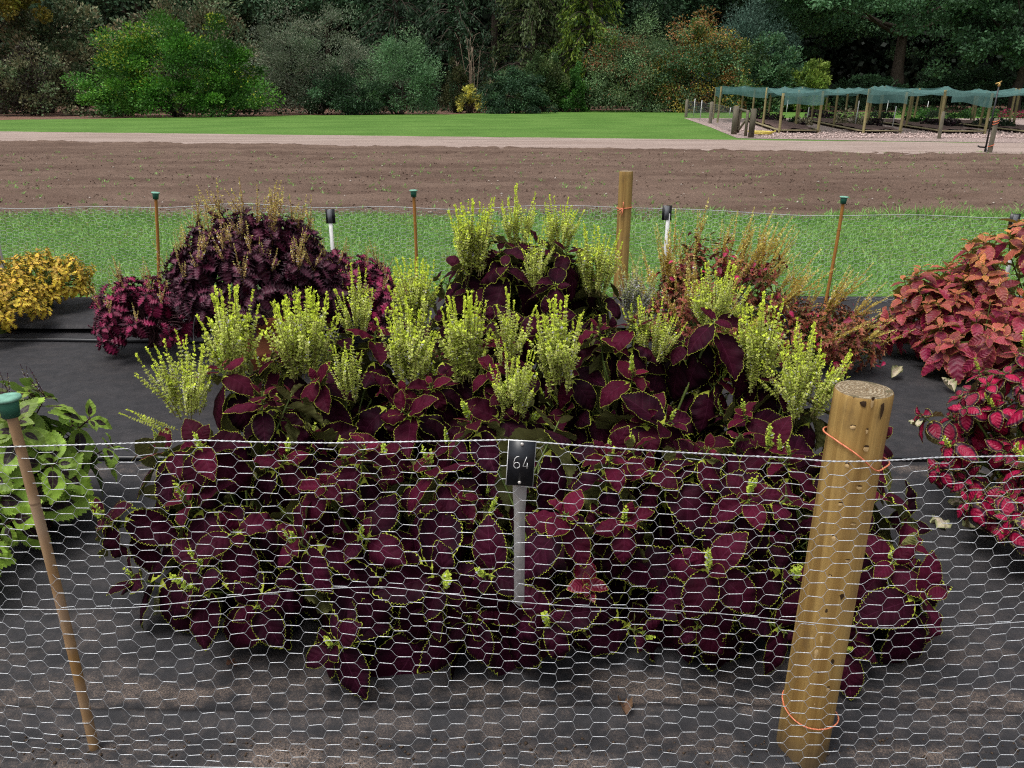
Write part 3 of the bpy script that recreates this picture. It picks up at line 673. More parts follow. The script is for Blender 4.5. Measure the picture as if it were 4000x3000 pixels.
# small markers by the tree line
pp = gp(2279, 420); mk_ = thing('label_stake', 'white post with small grey plate before the berried shrub', 'stake', pp)
mb = MB(); mb.tube([(0, 0, 0), (0, 0, 1.5)], 0.03, 6); mb.build('stake_rod', m_white, mk_)
mb = MB(); mb.box((0, -0.03, 1.52), (0.3, 0.03, 0.14)); mb.box((0, -0.03, 0.1), (0.16, 0.08, 0.16)); mb.build('marker_plate', m_postgrey, mk_, smooth=False)
pp = gp(1766, 435); mk_ = thing('label_stake', 'short white stake with black cap at the lawn edge', 'stake', pp)
mb = MB(); mb.tube([(0, 0, 0), (0, 0, 0.32)], 0.035, 6); mb.build('stake_rod', m_white, mk_)
mb = MB(); mb.box((0.03, -0.02, 0.34), (0.2, 0.05, 0.08)); mb.build('marker_plate', m_black, mk_, smooth=False)
# ================================================================ NETTING, POSTS, CANES, SIGNS
m_wire = simple('galvanised_wire', (0.50, 0.52, 0.54), 0.42, 0.6, 0.35, 90, metallic=0.25)
m_wireback = simple('galvanised_wire_back', (0.42, 0.44, 0.45), 0.5, 0.5, 0.1, 30, metallic=0.2)

def hex_net(warp, x0, x1, rows, period, th, rt, rs, nt, ns, beads, kt, ks):
    nc = int((x1 - x0) / period); ii, jj = np.meshgrid(np.arange(1, rows), np.arange(nc), indexing='ij')
    xc = x0 + (jj + 0.5 * (ii % 2)) * period; s = ii / rows
    jx = (vnoise(xc * 23, s * 61, 71) - 0.5) * 0.012; js = (vnoise(xc * 29, s * 53, 72) - 0.5) * 0.006
    mb = MB()
    xc = xc + jx; sc = s + js
    f = np.linspace(-1, 1, nt + 1); tilt = (vnoise(xc * 31, s * 47, 73) - 0.5) * 0.004
    P = warp(xc[..., None] + th * f, sc[..., None] + tilt[..., None] * f)
    r0 = np.where(np.arange(nt) % 2 == 0, rt, rt * beads); r1 = np.where(np.arange(nt) % 2 == 0, rt * beads, rt)
    sh = P[..., :-1, :].shape[:-1]
    mb.segs(P[..., :-1, :].reshape(-1, 3), P[..., 1:, :].reshape(-1, 3), np.broadcast_to(r0, sh).ravel(), np.broadcast_to(r1, sh).ravel(), kt)
    # slanting single wires between the twists
    for up in (1, -1):
        X2 = np.full_like(xc, np.nan); S2 = np.full_like(xc, np.nan)
        for r_ in range(rows - 1):
            q = r_ + up
            odd = (r_ + 1) % 2
            if 0 <= q < rows - 1:
                sh_ = 1 if odd else 0
                a_ = np.arange(nc) + sh_; ok = a_ < nc
                X2[r_, ok] = xc[q, a_[ok]] - th; S2[r_, ok] = sc[q, a_[ok]]
            elif q < 0 or q >= rows - 1:
                X2[r_] = xc[r_] + period * 0.5 - th; S2[r_] = (0.0 if q < 0 else 1.0)
        ok = ~np.isnan(X2); xa, sa, xb, sb = (xc + th)[ok], sc[ok], X2[ok], S2[ok]
        f = np.linspace(0, 1, ns + 1); e = f + 0.10 * np.sin(2 * np.pi * f) * -1
        P = warp(xa[:, None] + (xb - xa)[:, None] * f, sa[:, None] + (sb - sa)[:, None] * e)
        mb.segs(P[:, :-1].reshape(-1, 3), P[:, 1:].reshape(-1, 3), rs, rs, ks)
        # left-hand ends in the end rows
    for r_, s_end in ((0, 0.0), (rows - 2, 1.0)):
        P = warp(np.stack([xc[r_] - th, xc[r_] - period * 0.5 + th], 1), np.stack([sc[r_], np.full(nc, s_end)], 1)); mb.segs(P[:, 0], P[:, 1], rs, rs, ks)
    return mb

NX = np.array([-300, 0, 300, 440, 560, 720, 1000, 1093, 1240, 1420, 1600, 1780, 1850, 2000, 2212, 2600])
NY = np.array([975, 966, 957, 951, 955, 957, 952, 950, 962, 975, 985, 992, 992, 988, 985, 984])
yfence = lambda x: 1.490 - 0.022 * x
_tp = []
for a_, b_ in zip(NX, NY):
    p = ad(a_, b_, 1.49)
    for _ in range(3): p = ad(a_, b_, yfence(p.x))
    _tp.append(p)
_tx = np.array([p.x for p in _tp]); _tz = np.array([p.z for p in _tp])
def warp_near(x, s):
    top = np.interp(x, _tx, _tz)
    z = 0.014 + (top - 0.014) * (s + 0.16 * s * (1 - s))
    z = z + 0.012 * np.sin(x * 3.1 + s * 9) * np.sin(np.pi * s) + 0.020 * np.exp(-((s - 0.30) / 0.09) ** 2) * np.exp(-((x + 1.15) / 0.3) ** 2) - 0.022 * np.exp(-((s - 0.14) / 0.08) ** 2) * np.exp(-((x + 1.0) / 0.5) ** 2)
    y = yfence(x) + 0.016 * np.sin(2.3 * x + 5 * s) * np.sin(np.pi * s) + 0.010 * np.sin(7 * x - 3 * s) * (s * (1 - s) * 4) - 0.03 * (1 - s) ** 3
    gq = np.exp(-((x - 0.74) / 0.13) ** 4); y = y * (1 - gq) + np.minimum(y, 1.464) * gq
    xx = x + 0.008 * np.sin(s * 7 + x * 2)
    return np.stack([xx, y, z], -1)
nf = thing('wire_netting', 'galvanised chicken wire netting across the front of the bed', 'netting', (0, 1.49, 0))
NO = (0, 1.49, 0)
hex_net(warp_near, -1.9, 1.85, 50, 0.086, 0.0150, 0.00079, 0.00045, 8, 3, 1.35, 6, 4).build('wire_mesh', m_wire, nf, off=NO)
xs = np.linspace(-1.85, 1.8, 420)
P = warp_near(xs, np.full(420, 1.0)); ph = xs * 260
mb = MB()
for k in (0, 1): mb.tube(P + np.stack([0 * xs, 0.0011 * np.cos(ph + k * np.pi), 0.0011 * np.sin(ph + k * np.pi)], 1), 0.0012, 5)
mb.build('top_wire', m_wire, nf, off=NO)
mx = np.array([-300, 0, 300, 560, 830, 1000, 1250, 1500, 1850, 2212, 2600]); my = np.array([1330, 1328, 1319, 1300, 1281, 1289, 1307, 1318, 1330, 1318, 1310])
pm = [ad(a_, b_, 1.487) for a_, b_ in zip(mx, my)]
xs = np.linspace(-1.7, 1.7, 120); zz = np.interp(xs, [p.x for p in pm], [p.z for p in pm])
w_ = warp_near(xs, zz / 0.98); mb = MB(); mb.tube(np.stack([xs, w_[:, 1] - 0.002, zz], 1), 0.0009, 5); mb.build('line_wire', m_wire, nf, off=NO)
xs = np.linspace(-1.85, 1.8, 200); mb = MB(); mb.tube(warp_near(xs, np.full(200, 0.0)), 0.0014, 5); mb.build('bottom_wire', m_wire, nf, off=NO)

# back netting
bx = np.array([-9, gp(0, 447 * S, .72).x, -1.5, 0.6, gp(2212 * S, 477 * S, .72).x, 7]); by = np.array([6.26, 6.24, 6.24, 6.20, 5.62, 5.1])
yback = lambda x: np.interp(x, bx, by)
def warp_back(x, s):
    top = 0.725 + 0.012 * np.sin(x * 2.2) + 0.008 * np.sin(x * 5.1)
    return np.stack([x, yback(x) + 0.05 * np.sin(x * 1.9 + s * 3) * np.sin(np.pi * s) + 0.02 * np.sin(x * 6 + s * 8), 0.04 + (top - 0.04) * s + 0.01 * np.sin(x * 4 + s * 9) * np.sin(np.pi * s)], -1)
bf = thing('wire_netting', 'low chicken wire netting behind the beds along the grass strip', 'netting', (0, 6.2, 0)); BO = (0, 6.2, 0)
hex_net(warp_back, -5.4, 5.2, 44, 0.088, 0.016, 0.0014, 0.0010, 1, 1, 1.0, 3, 3).build('wire_mesh', m_wireback, bf, off=BO)
xs = np.linspace(-5.4, 5.2, 200); mb = MB(); mb.tube(warp_back(xs, np.full(200, 1.0)), 0.0024, 4); mb.build('top_wire', m_wireback, bf, off=BO)

# timber posts
g = NT('post_timber'); v = g.obj()
gr1 = g.noise(g.mapping(v, (26, 26, 1.1)), 1.0, 5, 0.6, 0.6); gr2 = g.noise(g.mapping(v, (120, 120, 3)), 1.0, 3, 0.6); n1 = g.noise(v, 7.0, 4)
c = g.mix(g.mr(gr1, 0.32, 0.68), (0.25, 0.142, 0.038), (0.47, 0.305, 0.098))
c = g.mix(g.m('MULTIPLY', g.mr(gr2, 0.55, 0.75), 0.45), c, (0.17, 0.085, 0.025))
c = g.mix(g.m('MULTIPLY', g.mr(n1, 0.5, 0.7), 0.4), c, (0.30, 0.20, 0.08))
vk = g.n('ShaderNodeTexVoronoi', Vector=g.mapping(v, (9, 9, 4.5)), Scale=1.0).outputs[0]
c = g.mix(g.m('MULTIPLY', g.mr(vk, 0.26, 0.04), 0.3), c, (0.16, 0.08, 0.03))
n5 = g.noise(g.mapping(v, (14, 14, 5)), 1.0, 5, 0.7); c = g.mix(g.m('MULTIPLY', g.mr(n5, 0.52, 0.72), 0.55), c, (0.13, 0.085, 0.04))
crk = g.noise(g.mapping(v, (40, 40, 0.7)), 1.0, 2); c = g.mix(g.m('MULTIPLY', g.mr(crk, 0.68, 0.72), 0.8), c, (0.05, 0.025, 0.010))
z_ = g.xyz(v)[2]
c = g.mix(g.m('MULTIPLY', g.mr(z_, 0.16, 0.02), 0.75), c, (0.085, 0.062, 0.040))     # soil splashed and soaked foot
m_timber = g.done(g.surf(c, 0.62, 0.3, g.bump(g.m('ADD', gr1, g.m('MULTIPLY', gr2, 0.5)), 0.45, 0.006)))
g = NT('end_grain'); v = g.obj(); s3 = g.xyz(v)
dx, dy = g.m('ADD', s3[0], 0.012), g.m('ADD', s3[1], -0.006)
rr = g.m('SQRT', g.m('ADD', g.m('MULTIPLY', dx, dx), g.m('MULTIPLY', dy, dy))); n1 = g.noise(v, 38.0, 5, 0.7); n2 = g.noise(v, 160, 4, 0.8)
rg = g.m('SINE', g.m('ADD', g.m('MULTIPLY', rr, 760.0), g.m('MULTIPLY', n1, 26.0)))
c = g.mix(g.m('MULTIPLY', g.mr(rg, -0.9, 0.9), g.mr(n1, 0.3, 0.6, 1.0, 0.4)), (0.20, 0.135, 0.07), (0.50, 0.42, 0.29)); c = g.mix(g.mr(n2, 0.56, 0.76), c, (0.09, 0.06, 0.035))
c = g.mix(g.m('MULTIPLY', g.mr(n1, 0.5, 0.62), g.mr(rr, 0.04, 0.055)), c, (0.14, 0.115, 0.06))
m_end = g.done(g.surf(c, 0.7, 0.3, g.bump(g.m('ADD', rg, g.m('MULTIPLY', n2, 3.0)), 0.6, 0.003)))
m_cutwood = simple('fresh_cut_wood', (0.52, 0.36, 0.17), 0.7, 0.2, 0.35, 90)
m_darkwood = simple('dark_scar', (0.05, 0.028, 0.014), 0.8, 0.2, 0.3, 60)
g = NT('twine_orange'); v = g.obj(); st_ = g.m('SINE', g.m('MULTIPLY', g.m('ADD', g.xyz(v)[0], g.xyz(v)[2]), 900.0))
m_twine2 = g.done(g.surf(g.mix(g.mr(st_, -1, 1), (0.58, 0.15, 0.07), (0.80, 0.28, 0.15)), 0.5, 0.35))

def post_mesh(rad, h, seed, knots=()):
    k, nz = 40, 60; r = np.random.default_rng(seed); a = np.linspace(0, 2 * np.pi, k, endpoint=False); z = np.linspace(-0.05, h, nz)
    A, Zz = np.meshgrid(a, z); rr_ = rad * (1 + 0.025 * np.sin(2 * A + 1.3) + 0.02 * np.sin(3 * A + Zz * 2) + 0.012 * (vnoise(A * 3, Zz * 9, seed) - 0.5)) * (1.05 - 0.06 * Zz / h)
    rr_[-1] *= 0.965
    V = np.stack([rr_ * np.cos(A), rr_ * np.sin(A), Zz], -1)
    V[-1, :, 2] = h - 0.002; V[-2, :, 2] = h - 0.007
    return V, k, nz
def timber_post(name, label, loc, rad, h, seed):
    t = thing(name, label, 'post', loc)
    V, k, nz = post_mesh(rad, h, seed)
    i = (np.arange(nz - 1)[:, None] * k + np.arange(k)[None]); i2 = i - np.arange(k)[None] + (np.arange(k)[None] + 1) % k
    mk('post_shaft', V.reshape(-1, 3), np.stack([i, i2, i2 + k, i + k], -1).reshape(-1, 4), None, m_timber, t)
    E = [V[-1]]; Q = []
    for s_ in (0.75, 0.5, 0.25):
        e = V[-1] * [s_, s_, 1] + np.stack([0 * V[-1][:, 0], 0 * V[-1][:, 0], 0.0015 * (vnoise(V[-1][:, 0] * 90, V[-1][:, 1] * 90, seed) - 0.3) + 0.001], 1); E.append(e)
    E.append(np.array([[0, 0, h - 0.001]])); E = np.concatenate(E)
    for r_ in range(3): Q += [[r_ * k + j, r_ * k + (j + 1) % k, (r_ + 1) * k + (j + 1) % k, (r_ + 1) * k + j] for j in range(k)]
    T = [[3 * k + j, 3 * k + (j + 1) % k, 4 * k] for j in range(k)]
    mk('end_grain', E, Q, T, m_end, t)
    return t
post = timber_post('wooden_post', 'thick round timber post with cut top beside the front netting', (0.744, 1.534, 0), 0.059, 1.006, 5)
def scar(px, py, w, h, mat, depth=0.004, name='nail_scar'):
    """small chipped notch on the camera side of the near post"""
    p = at(px, py, 1.477); mb = MB(); n_ = 7; a = np.linspace(0, 2 * np.pi, n_, endpoint=False)
    lx = p.x - 0.744; yy = -math.sqrt(max(0, 0.0592 ** 2 - lx * lx)) - 0.0004
    j = rng.uniform(0.6, 1.2, n_)
    V = np.stack([lx + w / 2 * np.cos(a) * j, np.full(n_, yy), p.z + h / 2 * np.sin(a) * j], 1)
    for q in V: q[1] = -math.sqrt(max(0, 0.0598 ** 2 - q[0] ** 2)) - 0.0006
    c = V.mean(0) * [1, 0, 1] + [0, V[:, 1].min() - 0.0003, h * 0.2]
    mb.add(np.concatenate([V, [c]]), None, [[i, (i + 1) % n_, n_] for i in range(n_)])
    if mat is not m_darkwood:
        mb.cur = 1; D = V.copy(); D[:, 2] = p.z + h * 0.42 + (V[:, 2] - p.z) * 0.35; D[:, 1] -= 0.0005; mb.add(D, None, [[0, i, i + 1] for i in range(1, n_ - 1)])
    mb.build(name, None, post, smooth=False, mats=[mat, m_darkwood])
for px, py, w, h, m_ in [(3373, 1580, .013, .016, m_darkwood), (3405, 1572, .008, .022, m_cutwood), (3335, 1676, .012, .012, m_cutwood), (3384, 1682, .006, .012, m_cutwood), (3380, 1750, .014, .014, m_cutwood), (3313, 1825, .008, .014, m_cutwood),
        (3355, 1902, .014, .010, m_cutwood), (3288, 1976, .010, .012, m_cutwood), (3330, 2045, .014, .008, m_cutwood), (3262, 2112, .009, .016, m_cutwood), (3308, 2188, .014, .009, m_cutwood), (3245, 2258, .009, .012, m_cutwood), (3287, 2328, .012, .018, m_darkwood),
        (3228, 2390, .009, .016, m_darkwood), (3208, 2500, .009, .040, m_cutwood), (3190, 2560, .012, .040, m_cutwood), (3250, 2580, .010, .016, m_darkwood), (3195, 2630, .009, .016, m_darkwood), (3232, 2690, .010, .018, m_cutwood), (3181, 2750, .006, .014, m_cutwood), (3445, 1600, .010, .05, m_darkwood)]:
    scar(px, py, w, h, m_)
def loop_twine(z0, tilt, rx, name='twine', ph=0.0, th=0.0024, root=post):
    a = np.linspace(0, 2 * np.pi, 49); mb = MB()
    mb.tube(np.stack([rx * np.cos(a), (rx + 0.001) * np.sin(a), z0 + tilt * np.cos(a + ph) + 0.002 * np.sin(3 * a)], 1), th, 6); mb.build(name, m_twine2, root)
zt1 = at(3310, 1795, 1.47).z; zt2 = at(3130, 2860, 1.47).z
a = np.linspace(0, 2 * np.pi, 60); mb = MB(); wob = 0.0645 + 0.012 * np.exp(-((a - 6.0) / 0.3) ** 2) + 0.004 * np.exp(-((a - 3.1) / 0.3) ** 2)
mb.tube(np.stack([wob * np.cos(a), wob * np.sin(a), zt1 - 0.030 * np.cos(a) + 0.004 - 0.02 * np.exp(-((a - 5.2) / 0.6) ** 2)], 1), 0.0019, 6); mb.build('twine', m_twine2, post)
mb = MB(); mb.tube(np.stack([(0.068 + 0.004 * np.cos(a)) * np.cos(a), 0.068 * np.sin(a), zt2 + 0.012 - 0.014 * np.cos(a) - 0.006 * np.sin(2 * a)], 1), 0.0019, 6); mb.build('twine', m_twine2, post)
pb = gp(1340 * S, 640 * S); pbY = 6.12; xb = ad(1346, 500, pbY).x; hb = ad(1349, 369, pbY).z
bpost = timber_post('wooden_post', 'slim square cut timber post with knotted orange twine by the back netting', (xb, pbY, 0), 0.052, hb, 9)
zt_ = ad(1346, 448, pbY).z; a = np.linspace(0, 2 * np.pi, 40); mb = MB()
mb.tube(np.stack([0.058 * np.cos(a), 0.058 * np.sin(a), zt_ + 0.004 * np.cos(a)], 1), 0.004, 5)
for dx_, dz_ in ((-0.028, -0.05), (-0.008, -0.06), (0.0, 0.05), (-0.045, -0.02)): mb.tube([(-0.018, -0.06, zt_), (-0.018 + dx_ * .6, -0.066, zt_ + dz_ * .5), (-0.018 + dx_, -0.064, zt_ + dz_)], 0.0035, 5)
mb.build('twine', m_twine2, bpost)
lp = ad(2, 548, 5.9); mb = MB(); h_ = ad(-4, 470, 5.9).z; mb.lathe([(0.035, 0), (0.033, h_), (0, h_)], k=10)
o = tag(mb.build('fence_post', simple('grey_post_near', (0.33, 0.31, 0.29), 0.8, 0.2, 0.2, 8, (4, 4, .5))), 'grey weathered post cut by the picture edge above the golden coleus', 'post'); o.location = (lp.x - 0.03, 5.9, 0)

# bamboo canes with green caps
g = NT('bamboo'); v = g.obj(); z_ = g.xyz(v)[2]
n1 = g.noise(g.mapping(v, (1, 1, 5.0)), 1.0, 2); n2 = g.noise(g.mapping(v, (90, 90, 8)), 1.0, 4, 0.7); n3 = g.noise(v, 60.0, 4, 0.7)
c = g.mix(g.mr(n1, 0.35, 0.65), (0.30, 0.165, 0.055), (0.37, 0.255, 0.165)); c = g.mix(g.m('MULTIPLY', g.mr(n2, 0.5, 0.75), 0.4), c, (0.45, 0.33, 0.19)); c = g.mix(g.m('MULTIPLY', g.mr(n3, 0.58, 0.74), 0.5), c, (0.14, 0.09, 0.05))
m_bamboo = g.done(g.surf(c, 0.5, 0.4, g.bump(n2, 0.2, 0.003)))
m_cap = simple('green_cap', (0.035, 0.16, 0.105), 0.55, 0.35, 0.22, 30)
m_captop = simple('green_cap_top', (0.17, 0.36, 0.27), 0.65, 0.3, 0.35, 45)
m_canefar = simple('cane_orange', (0.36, 0.16, 0.035), 0.55, 0.35, 0.2, 8, (20, 20, 2))
def cane(label, base, top, rad, nodes, mat, cap=1.0, group=None):
    b_, t_ = Vector(base), Vector(top); root = thing('bamboo_cane', label, 'cane', b_, group=group)
    ax = (t_ - b_); L_ = ax.length
    zs_ = sorted(set(np.linspace(0, L_, 24).tolist() + [x + d for x in nodes for d in (-0.012, -0.006, -0.0025, 0, 0.0025, 0.006, 0.012)]))
    rr_ = [rad * (1.06 - 0.1 * z / L_) * (1 + sum(0.13 * math.exp(-((z - n_ - 0.004) / 0.004) ** 2) - 0.10 * math.exp(-((z - n_) / 0.0016) ** 2) for n_ in nodes)) for z in zs_]
    mb = MB(); bow = lambda z: 0.006 * math.sin(z / L_ * 3.1)
    mb.tube([(ax * (z / L_)) + Vector((bow(z), 0, 0)) for z in zs_], rr_, 14); mb.build('cane_shaft', mat, root)
    rot = ax.to_track_quat('Z', 'Y').to_matrix(); s_ = cap
    mb = MB(); mb.lathe([(0.0155 * s_, -0.033 * s_), (0.0175 * s_, -0.034 * s_), (0.0205 * s_, 0.002 * s_), (0.0195 * s_, 0.004 * s_)], ax, 20, rot); c_ = mb.build('cap', m_cap, root)
    mb = MB(); mb.lathe([(0.0205 * s_, 0.002 * s_), (0.0265 * s_, 0.004 * s_), (0.0275 * s_, 0.007 * s_), (0.026 * s_, 0.0105 * s_), (0.016 * s_, 0.012 * s_), (0.0001, 0.0115 * s_)], ax, 24, rot); mb.build('cap_rim', m_captop, c_)
    return root
cb = gd(208, 1634); ct = ad(27, 882, 1.535)
cane('thick bamboo cane with a green cap standing in front of the netting', (cb.x, cb.y - 0.0, 0), (ct.x, cb.y + 0.003, ct.z + 0.02), 0.0110, [0.115, 0.345, 0.735], m_bamboo)
def far_cane(label, x0, y0, x1, y1, Y, rad=0.012):
    t = ad(x1, y1, Y); b = ad(x0, y0, Y); sl = (t.x - b.x) / (t.z - b.z); cane(label, (b.x - sl * b.z, Y, 0), (t.x, Y, t.z - 0.02), rad, [0.3, 0.62], m_canefar, 1.15, 'capped canes along the back netting')
far_cane('orange cane with green cap rising behind the tall maroon coleus', 896, 500, 893, 408, 6.0)
far_cane('slanting orange cane with green cap behind the gold feathery coleus', 1795, 585, 1824, 422, 5.75)
far_cane('cane with green cap sticking up over the frilly purple coleus', 336, 440, 335, 413, 6.05)

# the number sign
sgn = thing('number_sign', 'black number 64 plate on a pale pointed stake hung on the netting', 'sign', ad(1125, 1310, 1.485)); SO = np.array(sgn.location)
m_plate = simple('black_plate', (0.010, 0.012, 0.016), 0.35, 0.45, 0.3, 60); m_paint = simple('white_engraving', (0.75, 0.76, 0.75), 0.5, 0.3, 0.05, 40)
g = NT('weathered_stake'); v = g.obj(); n1 = g.noise(g.mapping(v, (60, 60, 9)), 1.0, 5, 0.7); n2 = g.noise(v, 25, 4)
c = g.mix(g.mr(n1, 0.3, 0.7), (0.27, 0.265, 0.26), (0.42, 0.41, 0.40)); c = g.mix(g.m('MULTIPLY', g.mr(n2, 0.5, 0.7), 0.5), c, (0.36, 0.31, 0.26)); c = g.mix(g.m('MULTIPLY', g.mr(n2, 0.45, 0.3), 0.45), c, (0.17, 0.17, 0.18))
m_stake = g.done(g.surf(c, 0.75, 0.2, g.bump(n1, 0.3, 0.002)))
zb, ztp = ad(1122, 1311, 1.494).z, ad(1127, 1053, 1.482).z
xc_ = ad(1122, 1200, 1.49).x
prof = [(zb, 0.0006), (zb + 0.012, 0.0118), (zb + 0.17, 0.0122), (ztp - 0.06, 0.0122), (ztp - 0.02, 0.0148), (ztp + 0.0, 0.0150), (ztp + 0.09, 0.0150)]
yy = lambda z: np.interp(z, [zb, zb + 0.17, ztp - 0.03, ztp + 0.1], [1.4995, 1.501, 1.488, 1.479])
V = np.array([[xc_ + sx * w_, yy(z) + sy * 0.0025, z] for z, w_ in prof for sx, sy in ((-1, -1), (1, -1), (1, 1), (-1, 1))])
Q = [[i * 4 + j, i * 4 + (j + 1) % 4, i * 4 + 4 + (j + 1) % 4, i * 4 + 4 + j] for i in range(len(prof) - 1) for j in range(4)] + [[len(V) - 4, len(V) - 3, len(V) - 2, len(V) - 1]]
mk('stake', V, Q, None, m_stake, sgn, off=SO, smooth=False)
pc = ad(1125, 1000.5, 1.474); rot = (Matrix.Rotation(R(3.6), 3, 'Y') @ Matrix.Rotation(R(-4), 3, 'X'))
PW, PH = 0.0585, 0.103
pl = bpy.data.objects.new('plate', None)
mb = MB(); mb.box((0, 0, 0), (PW, 0.002, PH)); plate = mb.build('plate', m_paint, sgn, smooth=False)
plate.location = Vector(pc) - Vector(SO); plate.rotation_euler = rot.to_euler()
mb = MB(); mb.box((0.0003, -0.0014, -0.0002), (PW - 0.0022, 0.0012, PH - 0.0020)); mb.build('black_face', m_plate, plate, smooth=False)
def arc(cx, cz, rx, rz, a0, a1, n=14):
    t = np.radians(np.linspace(a0, a1, n)); return [(cx + rx * math.cos(q), cz + rz * math.sin(q)) for q in t]
six = arc(-0.0095, -0.0075 + 0.0, 0.0062, 0.0066, 0, 360, 22)
six2 = [(-0.0157, -0.0075), (-0.0156, 0.001), (-0.0140, 0.0075), (-0.0108, 0.0115), (-0.0055, 0.0126)]
four = [(0.0125, -0.0140), (0.0125, -0.001)]; four2 = [(0.0105, 0.0128), (0.0035, -0.0088), (0.0160, -0.0088)]
mb = MB()
for st_ in (six, six2, four, four2):
    q = np.array(st_); mb.tube(np.stack([q[:, 0] + 0.0012, np.full(len(q), -0.0021), q[:, 1] + 0.003], 1), 0.00082, 5)
mb.build('number', m_paint, plate)
m_rivet = simple('rivet', (0.55, 0.52, 0.48), 0.35, 0.6, 0.2, 80, metallic=0.4)
for z in (0.0435, -0.0435):
    mb = MB(); a = np.linspace(0, 1.55, 6); mb.lathe([(0.0038 * math.cos(t), 0.0026 * math.sin(t)) for t in a], (0.0, -0.0019, z), 12, Matrix.Rotation(R(90), 3, 'X')); mb.build('rivet', m_rivet, plate)

# the backs of two label stakes by the far netting
def far_sign(label, x0, y0, x1, y1, Y):
    t, b = ad(x1, y1, Y), ad(x0, y0, Y); root = thing('number_sign', label, 'sign', (b.x, Y, 0), group=None)
    mb = MB(); mb.box(((t.x - b.x) * .5, 0, t.z / 2 - 0.03), (0.028, 0.006, t.z - 0.06)); mb.build('stake', m_white, root, smooth=False)
    mb = MB(); mb.box((t.x - b.x, 0.008, t.z - 0.055), (0.072, 0.004, 0.11)); pl_ = mb.build('plate', m_black, root, smooth=False)
    mb = MB(); mb.box((t.x - b.x - 0.002, -0.0035, t.z - 0.055), (0.034, 0.005, 0.10)); mb.build('stake_head', simple('grey_stake_head', (0.13, 0.135, 0.145), 0.6, 0.3, 0.1, 20), root, smooth=False)
far_sign('white stake with black plate behind the frilly purple coleus', 718, 540, 712, 452, 6.05)
far_sign('white stake with black plate right of the back post', 1440, 552, 1442, 444, 5.95)
far_sign('dark plate just showing above the pink and orange coleus', 2200, 520, 2196, 462, 5.5)

# irrigation pipes and tubes
m_pipe = simple('black_pipe', (0.012, 0.012, 0.014), 0.32, 0.5, 0.15, 10)
def pipe(label, xs_, Y, r_, z, bend=0.01):
    x = np.linspace(*xs_, 90); y = Y + bend * np.sin(x * 1.3) + bend * 0.5 * np.sin(x * 3.1)
    mb = MB(); mb.tube(np.stack([x, y, cloth_z(x, y) + r_ * 0.8 + z], 1), r_, 10); return tag(mb.build('irrigation_pipe', m_pipe), label, 'pipe')
pipe('black irrigation pipe running straight below the step in the cloth', (-4.2, 4.2), 4.93, 0.0135, 0.0, 0.02)
pipe('black irrigation pipe passing under the maroon coleus bed', (-3.2, 3.2), 3.165, 0.0125, 0.0, 0.01)
def spline(pts, n=40):
    pts = np.array(pts, float); m_ = len(pts); t = np.linspace(0, m_ - 1, n); out = []
    for q in t:
        i = min(int(q), m_ - 2); f = q - i; p0, p1, p2, p3 = pts[max(i - 1, 0)], pts[i], pts[i + 1], pts[min(i + 2, m_ - 1)]
        out.append(0.5 * (2 * p1 + (p2 - p0) * f + (2 * p0 - 5 * p1 + 4 * p2 - p3) * f * f + (3 * p1 - p0 - 3 * p2 + p3) * f ** 3))
    return np.array(out)
mb = MB(); mb.tube(spline([ad(500, 660, 4.25), ad(460, 640, 4.2), ad(428, 668, 4.15), ad(418, 720, 4.1), ad(432, 762, 4.1), gd(490, 785, 0.02), gd(560, 800, 0.02)], 60), 0.0035, 6)
tag(mb.build('drip_tube', m_pipe), 'thin black drip tube looping over the terracotta pot rim', 'tube')
mb = MB(); mb.tube(spline([ad(1710, 760, 4.2), ad(1702, 705, 4.2), ad(1690, 680, 4.22), ad(1640, 640, 4.3)], 30), 0.004, 6)
tag(mb.build('drip_tube', m_pipe), 'thin black drip tube rising into the gold feathery coleus', 'tube')
mb = MB(); mb.tube(spline([gd(735, 770, 0.03), ad(728, 735, 4.3), ad(738, 700, 4.35), ad(775, 690, 4.4)], 30), 0.0035, 6)
tag(mb.build('drip_tube', m_pipe), 'thin black drip tube right of the terracotta pot', 'tube')

# fallen leaves
g = NT('fallen_leaf'); uv = g.xyz(g.n('ShaderNodeUVMap', {'uv_map': 'UVMap'}).outputs[0]); av = g.m('ABSOLUTE', g.m('SUBTRACT', g.m('MULTIPLY', uv[1], 2.0), 1.0)); v = g.obj()
n1 = g.noise(v, 30.0, 4); n2 = g.noise(v, 120.0, 3); tc = g.n('ShaderNodeSeparateColor', Color=g.attr('tint')[0]).outputs
c = g.mix(g.mr(n1, 0.35, 0.65), (0.50, 0.45, 0.28), (0.56, 0.46, 0.37)); c = g.mix(g.m('MULTIPLY', g.mr(g.m('ADD', av, g.m('MULTIPLY', n1, 0.6)), 0.8, 1.3), 0.8), c, (0.22, 0.27, 0.09)); c = g.mix(g.mr(n2, 0.62, 0.7), c, (0.16, 0.06, 0.05))
c = g.mix(tc[0], c, (0.13, 0.06, 0.035))
m_fallen = g.leafy(c, 0.65, 0.25, g.bump(n1, 0.4, 0.004), 0.15)
FT = [leaf_tpl(W=0.30, teeth=8, amp=0.05, cup=cu, bend=be, wave=wv, roll=-0.3, seed=i, nv=6) for i, (cu, be, wv) in enumerate([(0.9, 1.5, 0.10), (-0.7, 0.9, 0.14), (1.3, -0.9, 0.1), (0.6, 2.2, 0.16)])]
